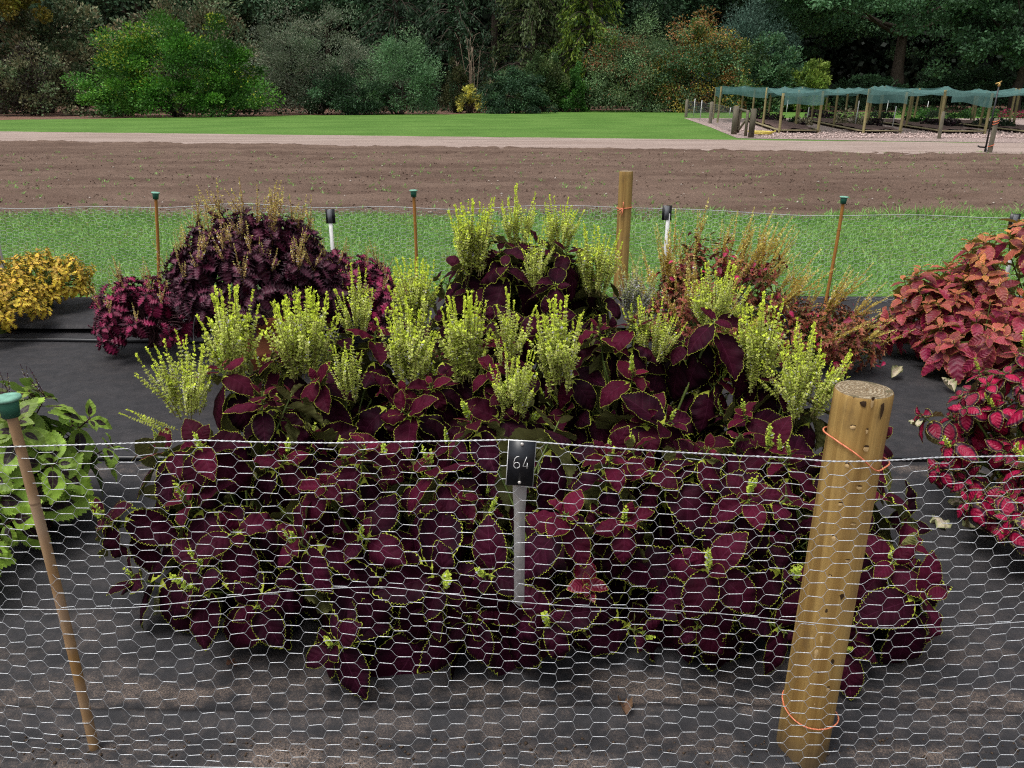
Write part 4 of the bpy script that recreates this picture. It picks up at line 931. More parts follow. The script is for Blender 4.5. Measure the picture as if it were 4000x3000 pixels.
fl = [(2010, 795, .10, 80, 0, 'pale curled leaf lying on the cloth just below the right pipe'), (1925, 829, .10, 40, 0, 'curled leaf lying right behind the thick post top'), (2055, 858, .10, 110, 0, 'curled yellowish leaf lying left of the magenta coleus'),
      (1985, 932, .09, 100, 0, 'small curled leaf on bare cloth right of the post'), (1941, 775, .06, 60, .35, 'brownish leaf resting against the right pipe'), (1818, 800, .05, 20, 0, 'small leaf by the right lime flower spikes'),
      (2035, 1156, .115, 70, 0, 'pale green curled leaf right of the post behind the netting'), (2135, 1176, .14, 100, 0, 'largest curled pale leaf on the right behind the netting'), (2095, 1105, .085, 170, .2, 'pale leaf below the magenta coleus'),
      (347, 1352, .13, 20, 0, 'curled green and brown leaf lying on the cloth at the bed front left'), (497, 1302, .10, 150, .1, 'grey green leaf hanging at the bed edge near the cloth'), (1350, 1570, .06, 90, .9, 'small dark red leaf on the dusty cloth by the front'),
      (300, 985, .05, 0, 1, 'brown scrap on the cloth above the left pipe end'), (275, 670, .10, 200, 0, 'small yellow leaf beside the golden coleus'), (80, 705, .08, 80, .5, 'brown orange leaf fallen below the golden coleus'), (495, 1662 - 200, .03, 20, 1, 'tiny brown chip on the front cloth')]
for i, (x, y, s_, az, br, lb) in enumerate(fl):
    p = gd(x, y); L_ = Leaves(); p.z = cloth_z(np.array(p.x), np.array(p.y)) + 0.016
    L_.add((0, 0, 0), (math.cos(R(az)), math.sin(R(az)), 0.15), (0.25 * math.sin(az), -0.15, 1), s_ * 1.0, (br, rng.random(), 0, 1))
    o = tag(L_.build('fallen_leaf', FT, m_fallen, None, (0, 0, 0), np.random.default_rng(i + 3)), lb, 'leaf', 'fallen leaves on the cloth'); o.location = p
# leaf scraps caught at the cane foot
for i, (x, y, lb) in enumerate([(195, 1640, 'crumpled brown leaf against the cane foot'), (228, 1622, 'crumpled grey leaf right of the cane foot'), (125, 1628, 'dry brown leaf scrap left of the cane foot')]):
    p = gd(x, y); L_ = Leaves(); L_.add((0, 0, 0), (0.7, 0.5 - i * 0.5, 0.1), (0.2, -0.4, 1), 0.05, (0.75, .5, 0, 1)); o = tag(L_.build('fallen_leaf', FT, m_fallen, None, (0, 0, 0), np.random.default_rng(i + 50)), lb, 'leaf', 'leaf litter at the cane foot'); o.location = (p.x, p.y - 0.015, 0.012)
# ================================================================ COLEUS PLANTS
m_stem = simple('green_stem', (0.10, 0.14, 0.03), 0.6, 0.3, 0.3, 20)
m_stemp = simple('purple_stem', (0.07, 0.025, 0.03), 0.6, 0.3, 0.3, 20)
MAROON = leaf_mat('maroon_leaf', (0.0215, 0.0024, 0.0085), (0.0115, 0.0023, 0.0064), (0.38, 0.43, 0.055), (0.17, 0.17, 0.06), (0.095, 0.0058, 0.020), rimw=0.0115, dash=17, t0=0.01, t1=0.24, vein=(0.10, 0.02, 0.05), rough=0.6, spec=0.05, trans=0.05, quilt=0.35, young_mix=0.8)
MT = [leaf_tpl(W=W, teeth=17, amp=0.028, fwd=0.012, cup=cu, roll=ro, bend=be, heart=0.10, wave=wv, seed=i, a=0.52, c=0.82, nv=6, quilt=0.004) for i, (W, cu, ro, be, wv) in enumerate([(0.38, 0.12, 0.10, 0.7, 0.012), (0.36, 0.22, 0.05, 0.5, 0.02), (0.39, 0.05, 0.2, 0.9, 0.015), (0.35, 0.35, -0.15, 0.4, 0.03), (0.37, 0.15, 0.1, 1.15, 0.02), (0.36, -0.1, 0.12, 0.6, 0.02), (0.36, 0.65, 0.0, 0.5, 0.04), (0.37, 0.2, 0.75, 0.8, 0.05), (0.33, 0.3, 0.1, 1.5, 0.05)])]

# flower spikes: a stem with whorls of small calyces, ready to be copied
g = NT('flower_tint'); m_flower = g.leafy(g.attr('tint')[0], 0.6, 0.1, None, 0.35)
def spike_mesh(name, h, pal, r, whorl=0.0098, per=9, cal=0.0084, side=3, taper=True, tipbud=1.0, lilac=0.05):
    mb = MB(); mb.c = (*pal['stem'], 1); mb.segs([(0, 0, 0)], [(0, 0, h)], 0.0015, 0.0006, 4)
    V, C = [], []
    def whorls(o, d, L_, start):
        u = nrm(np.cross(d, [0.3, 0.9, 0.2])); w = np.cross(d, u); n_ = int(L_ * (1 - start) / whorl)
        for i in range(n_):
            f = start + (1 - start) * i / max(1, n_); p = o + d * L_ * f; k = per if f < 0.85 else per - 2
            s_ = cal * (1.0 - 0.35 * f) * r.uniform(0.8, 1.2)
            for q in range(k):
                an = r.uniform(0, 6.28); e = R(r.uniform(15, 50) + 30 * (f > 0.85))
                dd = (u * math.cos(an) + w * math.sin(an)) * math.cos(e) + d * math.sin(e); sd_ = nrm(np.cross(dd, d)); b = p + dd * 0.001 + d * r.uniform(0, whorl * (0.45 if f < 0.85 else 1.0))
                l = s_ * r.uniform(0.7, 1.3); t = b + dd * l
                V.append([b, b + dd * l * .55 + sd_ * l * .42, t, b + dd * l * .55 - sd_ * l * .42])
                c = np.array(pal['tip'] if f > 0.8 else (pal['mid'] if r.random() < 0.6 else pal['old'])) * r.uniform(0.75, 1.25)
                if f < 0.8 and r.random() < lilac: c = np.array((0.70, 0.66, 0.85))
                C.append(c)
    whorls(np.zeros(3), np.array([0, 0, 1.0]), h, 0.06)
    for i in range(side):
        f = r.uniform(0.15, 0.5); an = r.uniform(0, 6.28); d = nrm(np.array([math.cos(an) * 0.36, math.sin(an) * 0.36, 1.0])); L_ = h * (0.75 - f) * r.uniform(0.7, 1.1)
        o = np.array([0, 0, h * f]); mb.segs([o], [o + d * L_], 0.0009, 0.0005, 3); whorls(o, d, L_, 0.15)
    V = np.array(V); n_ = len(V)
    V[:, 1] += r.normal(0, 0.0006, (n_, 3))
    for v_, c_ in ((V, C),):
        nb = mb.n; mb.V.append(V.reshape(-1, 3)); mb.Q.append(np.arange(4 * n_).reshape(-1, 4) + nb); mb.n += 4 * n_; mb.mq += [0] * n_
        mb.C.append(np.repeat(np.concatenate([np.array(C), np.ones((n_, 1))], 1), 4, 0))
    o = mb.build(name, m_flower, col=True); me = o.data; bpy.data.objects.remove(o); return me
r5 = np.random.default_rng(55)
LIME = dict(stem=(0.34, 0.30, 0.12), tip=(0.80, 0.92, 0.12), mid=(0.76, 0.85, 0.22), old=(0.62, 0.63, 0.23))
PALE = dict(stem=(0.20, 0.17, 0.07), tip=(0.72, 0.78, 0.34), mid=(0.62, 0.66, 0.36), old=(0.54, 0.54, 0.34))
BUD = dict(stem=(0.25, 0.32, 0.06), tip=(0.75, 0.85, 0.12), mid=(0.62, 0.76, 0.11), old=(0.5, 0.62, 0.10))
GOLD = dict(stem=(0.62, 0.42, 0.10), tip=(0.82, 0.78, 0.28), mid=(0.72, 0.62, 0.17), old=(0.55, 0.38, 0.10))
OLIV = dict(stem=(0.30, 0.18, 0.09), tip=(0.75, 0.66, 0.20), mid=(0.62, 0.49, 0.17), old=(0.42, 0.27, 0.13))
PURP = dict(stem=(0.06, 0.015, 0.03), tip=(0.08, 0.02, 0.05), mid=(0.06, 0.015, 0.035), old=(0.35, 0.32, 0.12))
SP = {'lime': [spike_mesh('flower_spike', 0.20, LIME, r5) for _ in range(7)], 'pale': [spike_mesh('flower_spike', 0.20, PALE, r5, lilac=0.3) for _ in range(3)],
      'bud': [spike_mesh('flower_spike', h, BUD, r5, 0.0055, 6, 0.010, 0) for h in (0.045, 0.06, 0.08)],
      'olive': [spike_mesh('flower_spike', 0.20, OLIV, r5, 0.007, 5, 0.009, 2) for _ in range(4)], 'gold': [spike_mesh('flower_spike', 0.34, GOLD, r5, 0.0085, 5, 0.0125, 2) for _ in range(6)],
      'purple': [spike_mesh('flower_spike', 0.13, PURP, r5, 0.006, 5, 0.006, 0) for _ in range(2)]}
def put_spike(root, kind, p, d, scale, r, name='flower_spike'):
    me = SP[kind][r.integers(0, len(SP[kind]))]; o = bpy.data.objects.new(name, me); COL.objects.link(o); o.parent = root
    o.location = Vector(p) - root.location
    q = Vector(d).to_track_quat('Z', 'Y') @ Matrix.Rotation(r.uniform(0, 6.28), 3, 'Z').to_quaternion()
    o.rotation_mode = 'QUATERNION'; o.rotation_quaternion = q; o.scale = (scale,) * 3
    return o

def coleus(label, c, tips, axes, sizes, tpls, mat, stem, group, seed, buds=0.0, budkind='bud', budscale=1.0, trunk=True, **kw):
    r = np.random.default_rng(seed); root = thing('coleus_plant', label, 'plant', c, group=group); off = np.array(c, float)
    L_, St = Leaves(), MB(); shoots(L_, St, tips, axes, sizes, r=r, **kw)
    if trunk:
        hub = off + [0, 0, 0.12]
        for t, a, s_ in zip(tips, axes, sizes):
            t = np.array(t); e = t - np.array(a) * s_ * 0.9; m_ = (hub + e) / 2 + [0, 0, 0.03]
            St.tube(spline([off + r.normal(0, .015, 3) * [1, 1, 0], hub + r.normal(0, .02, 3), m_, e], 8), [.006, .006, .005, .005, .0045, .004, .004, .0035], 5)
    L_.build('foliage', tpls, mat, root, off, r); St.build('stems', stem, root, off)
    for t, a, s_ in zip(tips, axes, sizes):
        if r.random() < buds:
            for _ in range(1 if r.random() < 0.7 else 2): put_spike(root, budkind, np.array(t) + r.normal(0, 0.006, 3) - np.array(a) * 0.004, nrm(np.array(a) + [0, 0, 0.8] + r.normal(0, 0.15, 3)), budscale * r.uniform(0.7, 1.2), r)
    return root

# -- the maroon bed in the middle
GM = 'maroon coleus plants in the netted bed'
specs = [ # x, Y, rx, ry, height, shoots, label
 (-0.89, 2.30, 0.37, 0.44, 0.69, 26, 'leftmost maroon coleus of the bed with leaves spilling onto bare cloth'),
 (-0.42, 2.05, 0.36, 0.34, 0.61, 20, 'maroon coleus with lime leaf edges at the front between the left edge and the sign'),
 (0.10, 2.05, 0.36, 0.33, 0.62, 20, 'maroon coleus with a bright red rosette low behind the 64 sign'),
 (0.58, 2.09, 0.36, 0.35, 0.63, 20, 'maroon coleus with dark leaves just left of the thick post'),
 (0.97, 2.12, 0.32, 0.36, 0.50, 20, 'maroon coleus spilling out behind the right side of the thick post'),
 (-0.68, 2.86, 0.40, 0.44, 0.71, 34, 'maroon coleus in front of the terracotta pot carrying the widest lime flower cluster'),
 (-0.12, 2.84, 0.40, 0.42, 0.70, 34, 'maroon coleus at the bed centre below the tallest plant with lime flowers behind it'),
 (0.48, 2.86, 0.40, 0.44, 0.71, 34, 'maroon coleus at the right rear of the bed with one raised rosette under lime flowers'),
 (1.00, 2.60, 0.36, 0.38, 0.68, 26, 'maroon coleus at the right bed edge under the rightmost lime flower cluster')]
plants = []
for i, (x, y, rx, ry, h, n_, lb) in enumerate(specs):
    r = np.random.default_rng(100 + i); tips, axes = mound(n_, (x, y, 0), rx, ry, h, 106, 0.05, r, z0=0.05, upmix=0.28, base=0.25)
    sizes = [r.uniform(0.125, 0.165) if a_[2] > 0.8 else r.uniform(0.170, 0.225) for a_ in axes]
    plants.append(coleus(lb, (x, y, 0), tips, axes, sizes, MT, MAROON, m_stem, GM, 200 + i, buds=0.55, pairs=5, lmin=0.30, gap=0.030, e0=48, e1=-40, grav=0.75, pet=0.24, age0=1.0))
r = np.random.default_rng(77); tc_ = (0.06, 3.72, 0.0)
tips, axes = mound(48, tc_, 0.50, 0.44, 0.95, 112, 0.04, r, z0=0.22, upmix=0.25); sizes = r.uniform(0.19, 0.235, 48)
tall = coleus('tallest dark purple coleus standing at the back of the netted bed', tc_, tips, axes, sizes, MT, MAROON, m_stem, GM, 260, buds=0.1, pairs=4, lmin=0.35, gap=0.035, e0=35, e1=-55, grav=0.8, pet=0.25, age0=0.35, ymul=0.6)
# raised rosette near the right flower cluster
# flower clusters: x, y of foot, y of top, spread px, depth, count, kind, owner
cl = [(405, 868, 725, 62, 2.38, 15, 'lime', 0), (345, 925, 885, 40, 2.2, 2, 'lime', 0), (505, 785, 612, 50, 2.75, 16, 'lime', 5), (655, 790, 568, 72, 2.80, 26, 'lime', 5), (757, 832, 712, 26, 2.60, 6, 'lime', 5), (772, 700, 578, 36, 3.0, 12, 'lime', 5),
      (900, 690, 465, 44, 3.50, 18, 'lime', 9), (885, 805, 650, 58, 2.78, 18, 'lime', 6), (1025, 565, 388, 52, 3.62, 20, 'lime', 9), (1118, 515, 398, 36, 3.75, 14, 'lime', 9), (1207, 525, 424, 42, 3.72, 15, 'lime', 9), (1160, 600, 488, 22, 3.45, 6, 'lime', 9), (1285, 615, 478, 44, 3.6, 15, 'lime', 9),
      (1010, 795, 568, 50, 2.82, 18, 'lime', 6), (1105, 760, 625, 42, 2.80, 8, 'lime', 6), (1110, 870, 742, 46, 2.58, 12, 'lime', 6), (1210, 805, 620, 48, 2.72, 18, 'lime', 6), (1365, 665, 565, 40, 3.75, 16, 'pale', 9), (1405, 755, 648, 58, 2.85, 18, 'lime', 7), (1545, 690, 570, 60, 2.92, 20, 'lime', 7), (1640, 800, 615, 36, 2.75, 16, 'lime', 7), (1740, 865, 708, 66, 2.6, 24, 'lime', 8)]
allp = plants + [tall]
for i, (x, yf_, yt_, sp, Y, n_, kind, ow) in enumerate(cl):
    r = np.random.default_rng(400 + i); foot = np.array(ad(x, yf_, Y)); top = np.array(ad(x, yt_, Y)); H = top[2] - foot[2]; W_ = abs(ad(x + sp, yf_, Y).x - foot[0])
    for k in range(int(n_ * 1.35) if i != 1 else n_):
        f = r.uniform(-1, 1); g_ = r.uniform(-1, 1); h = H * (1.0 - 0.28 * abs(f) ** 2) * (0.62 + 0.46 * r.random() ** 0.7)
        if i == 1: d = np.array([-0.8, -0.1, 0.45]); h = 0.13
        else: d = np.array([0.85 * f * W_ / max(H, .05), 0.5 * g_ * W_ / max(H, .05), 1.0]) + r.normal(0, 0.085, 3)
        p = foot + [0.52 * W_ * f, 0.5 * W_ * g_, -0.25 * H * abs(f) * r.random()]
        put_spike(allp[ow], kind, p - nrm(d) * 0.03, nrm(d), min(1.6, (h + 0.03) / 0.20), r)
# the raised rosette
r = np.random.default_rng(31); L_, St = Leaves(), MB(); c7 = np.array(specs[7][:2] + (0,), float); tp_ = np.array(ad(1545, 690, 2.80))
shoots(L_, St, [tp_], [np.array([0, -0.25, 1.0])], [0.17], pairs=4, lmin=0.4, gap=0.04, e0=20, e1=-50, grav=0.6, pet=0.25, r=r, age0=0.2)
shoots(L_, St, [tp_ + [-.1, .05, -.10], tp_ + [.12, 0, -.12]], [np.array([-.3, -0.35, 1.0]), np.array([.4, -0.35, 1.0])], [0.15, .15], pairs=4, lmin=0.4, gap=0.035, e0=20, e1=-40, grav=0.6, pet=0.25, r=r, age0=0.3)
St.tube([c7, (c7 + tp_) / 2 + [0.03, 0, 0], tp_], 0.005, 5)
L_.build('raised_foliage', MT, MAROON, plants[7], c7, r); St.build('raised_stem', m_stem, plants[7], c7)
# the bright red low rosette behind the sign
g = NT('tmp'); bpy.data.materials.remove(g.mat)
RED = leaf_mat('red_leaf', (0.10, 0.005, 0.018), (0.15, 0.006, 0.022), (0.42, 0.40, 0.06), (0.2, 0.15, 0.06), (0.17, 0.007, 0.024), rimw=0.017, t0=0.02, t1=0.2, vein=(0.18, 0.02, 0.05), rough=0.4, trans=0.08, quilt=0.5)
r = np.random.default_rng(8); L_, St = Leaves(), MB(); tp_ = np.array(ad(1268, 1262, 1.80)); c2 = np.array(specs[2][:2] + (0,), float)
shoots(L_, St, [tp_], [np.array([0.15, -0.75, 0.65])], [0.085], pairs=3, lmin=0.35, gap=0.02, e0=40, e1=5, grav=0.15, pet=0.15, r=r, age0=1.0)
St.tube([c2 + [0, 0, 0.05], (c2 + tp_) / 2, tp_], 0.004, 5); L_.build('red_rosette', MT, RED, plants[2], c2, r); St.build('rosette_stem', m_stem, plants[2], c2)

# -- frilly purple coleus, one in the pot and two in the ground
FRILLY = leaf_mat('frilly_leaf', (0.21, 0.009, 0.055), (0.040, 0.007, 0.017), (0.075, 0.016, 0.035), (0.10, 0.02, 0.04), (0.22, 0.008, 0.05), rimw=0.015, t0=0.05, t1=0.24, vein=(0.28, 0.04, 0.10), trans=0.10, young_mix=0.35, rough=0.5)
FRILLD = leaf_mat('frilly_dark_leaf', (0.085, 0.010, 0.032), (0.030, 0.006, 0.016), (0.06, 0.016, 0.03), (0.07, 0.018, 0.035), (0.13, 0.007, 0.036), rimw=0.015, t0=0.05, t1=0.26, vein=(0.14, 0.03, 0.06), trans=0.08, young_mix=0.35, rough=0.5)
FTp = [leaf_tpl(W=0.42, teeth=5, per=4, amp=0.27, fwd=0.05, cup=cu, bend=be, wave=0.17, wf=5.0, seed=i + 10, a=0.5, c=0.5, nv=8, heart=0.1) for i, (cu, be) in enumerate([(0.1, 0.6), (0.3, 0.9), (-0.1, 1.1), (0.2, 0.3), (0.0, 1.4)])]
GF = 'frilly purple coleus around the terracotta pot'
pc_ = (ad(555, 660, 4.5).x, 4.5, 0.0)
pot = thing('plant_pot', 'large terracotta plant pot under the frilly purple coleus', 'plant pot', pc_)
g = NT('terracotta'); v = g.obj(); n1 = g.noise(v, 9.0, 5, 0.6); n2 = g.noise(v, 90.0, 3)
m_terra = g.done(g.surf(g.mix(g.mr(n1, 0.3, 0.7), (0.36, 0.115, 0.05), (0.46, 0.165, 0.085)), 0.7, 0.25, g.bump(n2, 0.15, 0.002)))
z0_ = 0.05
mb = MB(); mb.lathe([(0.19, z0_), (0.21, z0_ + 0.005), (0.235, 0.14), (0.245, 0.145), (0.248, 0.165), (0.243, 0.172), (0.265, 0.27), (0.272, 0.275), (0.275, 0.292), (0.268, 0.298), (0.285, 0.325)], k=48); mb.build('pot_body', m_terra, pot)
mb = MB(); mb.lathe([(0.285, 0.322), (0.315, 0.326), (0.325, 0.335), (0.33, 0.372), (0.322, 0.384), (0.30, 0.385), (0.292, 0.37), (0.285, 0.33)], k=48); mb.build('pot_rim', m_terra, pot)
mb = MB(); mb.lathe([(0.293, 0.352), (0.15, 0.36), (0.0, 0.362)], k=24); mb.build('pot_soil', m_bsoil, pot)
r = np.random.default_rng(91); base = (pc_[0], pc_[1], 0.36)
tips, axes = mound(120, base, 0.46, 0.40, 0.54, 103, 0.04, r, z0=-0.02, upmix=0.3); sizes = r.uniform(0.095, 0.125, len(tips))
p1_ = coleus('dark frilly purple coleus overflowing the terracotta pot', base, tips, axes, sizes, FTp, FRILLD, m_stemp, GF, 301, pairs=4, lmin=0.45, gap=0.022, e0=40, e1=-40, grav=0.6, pet=0.22, age0=0.5, trunk=False)
for t, a_ in list(zip(tips, axes))[:66]:
    for _ in range(2):
        if r.random() < 0.7: put_spike(p1_, 'olive', np.array(t) - [0, 0, 0.05], nrm(np.array(a_) * 0.35 + [0, 0, 0.9] + r.normal(0, .2, 3)), r.uniform(0.6, 1.15) * (1.25 if t[2] > 0.75 else 0.95), r)
for lb, x, yb_, Y, rx, h, n_ in (('bright magenta frilly coleus on the cloth left of the terracotta pot', 325, 690, 4.75, 0.34, 0.44, 46), ('magenta frilly coleus on the cloth right of the terracotta pot', 800, 650, 4.85, 0.28, 0.50, 40), ('frilly coleus peeping out behind the right of the pot', 735, 640, 5.3, 0.24, 0.50, 26)):
    c_ = (ad(x, yb_, Y).x, Y, 0.05); r = np.random.default_rng(int(x)); tips, axes = mound(n_, c_, rx, rx * 0.9, h, 104, 0.04, r, z0=0.07, upmix=0.3); sizes = r.uniform(0.08, 0.11, n_)
    p_ = coleus(lb, c_, tips, axes, sizes, FTp, FRILLY, m_stemp, GF, int(x) + 5, pairs=4, lmin=0.45, gap=0.022, e0=40, e1=-35, grav=0.5, pet=0.22, age0=0.6)
    for t, a_ in list(zip(tips, axes))[:int(n_ * 0.55)]:
        if r.random() < 0.9: put_spike(p_, 'olive', np.array(t) - [0, 0, 0.02], nrm(np.array(a_) * 0.5 + [0, 0, 0.9] + r.normal(0, .2, 3)), r.uniform(0.6, 1.0), r)

# -- gold and red feathery coleus
THREAD = leaf_mat('feathery_leaf', (0.20, 0.040, 0.028), (0.25, 0.085, 0.035), (0.34, 0.20, 0.06), (0.17, 0.07, 0.045), (0.36, 0.14, 0.05), rimw=0.02, t0=0.02, t1=0.12, trans=0.12, young_mix=0.6)
PINKL = leaf_mat('pink_leaflet', (0.36, 0.012, 0.07), (0.20, 0.010, 0.05), (0.2, 0.03, 0.05), (0.2, 0.02, 0.05), (0.4, 0.03, 0.06), trans=0.12)
TT = [leaf_tpl(W=0.20, teeth=4, per=3, amp=0.4, fwd=0.05, cup=0.2, bend=be, wave=0.08, seed=i + 30, a=0.5, c=0.6, nv=4) for i, be in enumerate((0.4, 1.0, 1.5))]
PT = [leaf_tpl(W=0.30, teeth=4, amp=0.05, cup=0.3, bend=be, seed=i + 40, nv=4) for i, be in enumerate((0.4, 0.9))]
for lb, x, yb_, Y, rx, h, n_, ns in (('large feathery gold and red coleus with long thin flower stalks', 1545, 700, 4.65, 0.42, 0.66, 120, 98), ('smaller feathery red coleus leaning towards the pink and orange coleus', 1775, 740, 4.45, 0.30, 0.38, 80, 40)):
    c_ = (ad(x, yb_, Y).x, Y, 0.02); r = np.random.default_rng(int(x)); tips, axes = mound(n_, c_, rx, rx * 0.9, h, 104, 0.05, r, z0=0.08, upmix=0.3); sizes = r.uniform(0.065, 0.095, n_)
    root = coleus(lb, c_, tips, axes, sizes, TT, THREAD, m_stem, 'feathery gold and red coleus', int(x) + 7, pairs=5, lmin=0.5, gap=0.03, e0=45, e1=-20, grav=0.3, pet=0.2, age0=0.8)
    L_ = Leaves()
    for _ in range(240 if ns > 75 else 110):
        i = r.integers(len(tips)); p = np.array(tips[i]) - np.array(axes[i]) * r.uniform(0.0, 0.05) + r.normal(0, 0.05, 3); 
        if p[2] < 0.06: continue
        d = nrm(np.array([r.normal(), r.normal(), -0.4])); L_.add(p, d, nrm(np.array(axes[i]) + r.normal(0, .3, 3)), r.uniform(0.025, 0.05), (r.random() * .6, r.random(), 0, 1))
    L_.build('pink_leaves', PT, PINKL, root, np.array(c_), r)
    for k in range(ns):
        i = r.integers(0, int(n_ * 0.75)); t = np.array(tips[i]); a_ = np.array(axes[i]); out = nrm(t - np.array(c_) - [0, 0, h * 0.2]) * [1, 0.6, 1]
        d = nrm(out * 0.75 + np.array([0.35 if ns < 75 else 0.22, -0.05, 0.75 if ns > 75 else 0.30]) + r.normal(0, 0.16, 3))
        put_spike(root, 'gold', t - d * 0.06, d, r.uniform(0.6, 1.25) * (1.0 if ns > 75 else 0.85), r, 'flower_stalk')

# -- pink and orange coleus at the right edge
PINK = leaf_mat('pink_orange_leaf', (0.215, 0.010, 0.045), (0.22, 0.015, 0.042), (0.72, 0.44, 0.08), (0.34, 0.30, 0.06), (0.60, 0.25, 0.055), rimw=0.022, rim_age=0.25, dash=9, t0=0.01, t1=0.16, vein=(0.36, 0.05, 0.09), rough=0.45, trans=0.14, quilt=0.7, young_mix=0.85)
KT = [leaf_tpl(W=0.29, teeth=9, amp=0.07, cup=cu, bend=be, wave=0.02, seed=i + 60, a=0.6, c=0.85, nv=6, quilt=0.005) for i, (cu, be) in enumerate([(0.2, 0.5), (0.35, 0.3), (0.1, 0.8), (0.25, 0.9)])]
GP = 'pink and orange coleus at the right'
for lb, x, yb_, Y, rx, h, n_, ym in (('tall pink and orange coleus whose top leaves glow orange', 2240, 700, 4.65, 0.64, 0.86, 95, 0.95), ('lower pink coleus spreading over the cloth at the right', 2165, 790, 4.36, 0.50, 0.46, 64, 0.45), ('pink coleus tucked against the feathery gold plant', 2020, 700, 4.70, 0.34, 0.56, 46, 0.6)):
    c_ = (ad(x, yb_, Y).x, Y, 0.02); r = np.random.default_rng(int(x)); tips, axes = mound(n_, c_, rx, rx * 0.85, h, 106, 0.022, r, z0=0.10, upmix=0.42); sizes = r.uniform(0.13, 0.165, n_)
    coleus(lb, c_, tips, axes, sizes, KT, PINK, m_stem, GP, int(x) + 9, pairs=4, lmin=0.35, gap=0.028, e0=32, e1=-22, grav=0.4, pet=0.16, age0=1.0, ymul=ym)
put_spike(bpy.data.objects.get('coleus_plant'), 'bud', plants[0].location, (0, 0, 1), 0.2, r5) if False else None

# -- magenta coleus at the lower right
MAG = leaf_mat('magenta_leaf', (0.29, 0.0045, 0.040), (0.036, 0.005, 0.017), (0.34, 0.32, 0.07), (0.28, 0.24, 0.10), (0.30, 0.008, 0.05), rimw=0.017, dash=12, t0=0.10, t1=0.16, vein=(0.34, 0.012, 0.075), rough=0.45, trans=0.12, quilt=0.5, nz=0.07, young_mix=0.25)
for i, (lb, x, y, h, rx, n_) in enumerate((('magenta coleus with dark leaf margins nearest the right edge', 1.93, 2.66, 0.66, 0.27, 70), ('magenta coleus low down behind the netting at the right edge', 1.90, 2.34, 0.44, 0.24, 46))):
    c_ = (x, y, 0); r = np.random.default_rng(900 + i); tips, axes = mound(n_, c_, rx, rx, h, 106, 0.04, r, z0=0.12, upmix=0.3); sizes = r.uniform(0.078, 0.108, n_)
    coleus(lb, c_, tips, axes, sizes, MT, MAG, m_stem, 'magenta coleus at the right edge', 910 + i, buds=0.15, pairs=4, lmin=0.4, gap=0.026, e0=45, e1=-35, grav=0.5, pet=0.2, age0=0.9)

# -- lime coleus with dark blotches at the left edge
LIMEL = leaf_mat('lime_blotched_leaf', (0.024, 0.008, 0.014), (0.27, 0.43, 0.05), (0.38, 0.50, 0.09), (0.18, 0.28, 0.06), (0.045, 0.010, 0.022), rimw=0.006, dash=10, t0=0.24, t1=0.265, vein=(0.30, 0.44, 0.08), rough=0.5, trans=0.18, quilt=0.25, nz=0.05, blotch=0.05, young_mix=0.8, ubase=0.30)
LT = [leaf_tpl(W=0.33, teeth=14, amp=0.045, cup=cu, bend=be, wave=0.02, seed=i + 80, a=0.6, c=0.9, nv=8, quilt=0.0) for i, (cu, be) in enumerate([(0.15, 0.4), (0.3, 0.3), (0.05, 0.7), (0.2, 0.9)])]
for i, (lb, x, y, h, rx, n_, pm_) in enumerate((('lime green coleus with dark blotched leaves behind the capped cane', -1.80, 2.60, 0.56, 0.24, 26, 106), ('lime green coleus low down behind the netting at the left edge', -1.93, 2.16, 0.36, 0.24, 14, 104))):
    c_ = (x, y, 0); r = np.random.default_rng(930 + i); tips, axes = mound(n_, c_, rx, rx, h, pm_, 0.04, r, z0=0.12, upmix=0.3); sizes = r.uniform(0.15, 0.19, n_)
    p_ = coleus(lb, c_, tips, axes, sizes, LT, LIMEL, m_stemp, 'lime coleus at the left edge', 940 + i, pairs=4, lmin=0.35, gap=0.035, e0=35, e1=-25, grav=0.4, pet=0.2, age0=0.9)
    for t, a_ in list(zip(tips, axes))[:7]:
        for _ in range(2): put_spike(p_, 'purple', np.array(t), nrm(np.array([0, 0, 1.0]) + r.normal(0, .18, 3)), r.uniform(.6, 1.0), r)

# -- golden coleus at the far left
YEL = leaf_mat('golden_leaf', (0.62, 0.48, 0.04), (0.64, 0.38, 0.04), (0.50, 0.18, 0.04), (0.40, 0.34, 0.06), (0.62, 0.28, 0.04), rimw=0.012, t0=0.02, t1=0.15, trans=0.18, young_mix=0.7)
YT = [leaf_tpl(W=0.27, teeth=4, per=4, amp=0.35, fwd=0.06, cup=0.15, bend=be, wave=0.04, seed=i + 90, a=0.55, c=0.65, nv=6) for i, be in enumerate((0.4, 0.8, 1.2))]
for i, (lb, x, y, h, rx, n_) in enumerate((('golden yellow coleus mound beside the back netting at the left', -3.46, 5.62, 0.43, 0.31, 120), ('golden yellow coleus mound cut by the left picture edge', -3.46, 5.05, 0.38, 0.30, 110))):
    c_ = (x, y, 0.05); r = np.random.default_rng(960 + i); tips, axes = mound(n_, c_, rx * (1.1 if i == 0 else 1), rx, h, 104, 0.03, r, z0=0.10, upmix=0.35); sizes = r.uniform(0.055, 0.078, n_)
    coleus(lb, c_, tips, axes, sizes, YT, YEL, m_stem, 'golden coleus at the left', 970 + i, pairs=4, lmin=0.4, gap=0.022, e0=35, e1=-25, grav=0.35, pet=0.15, age0=0.9)
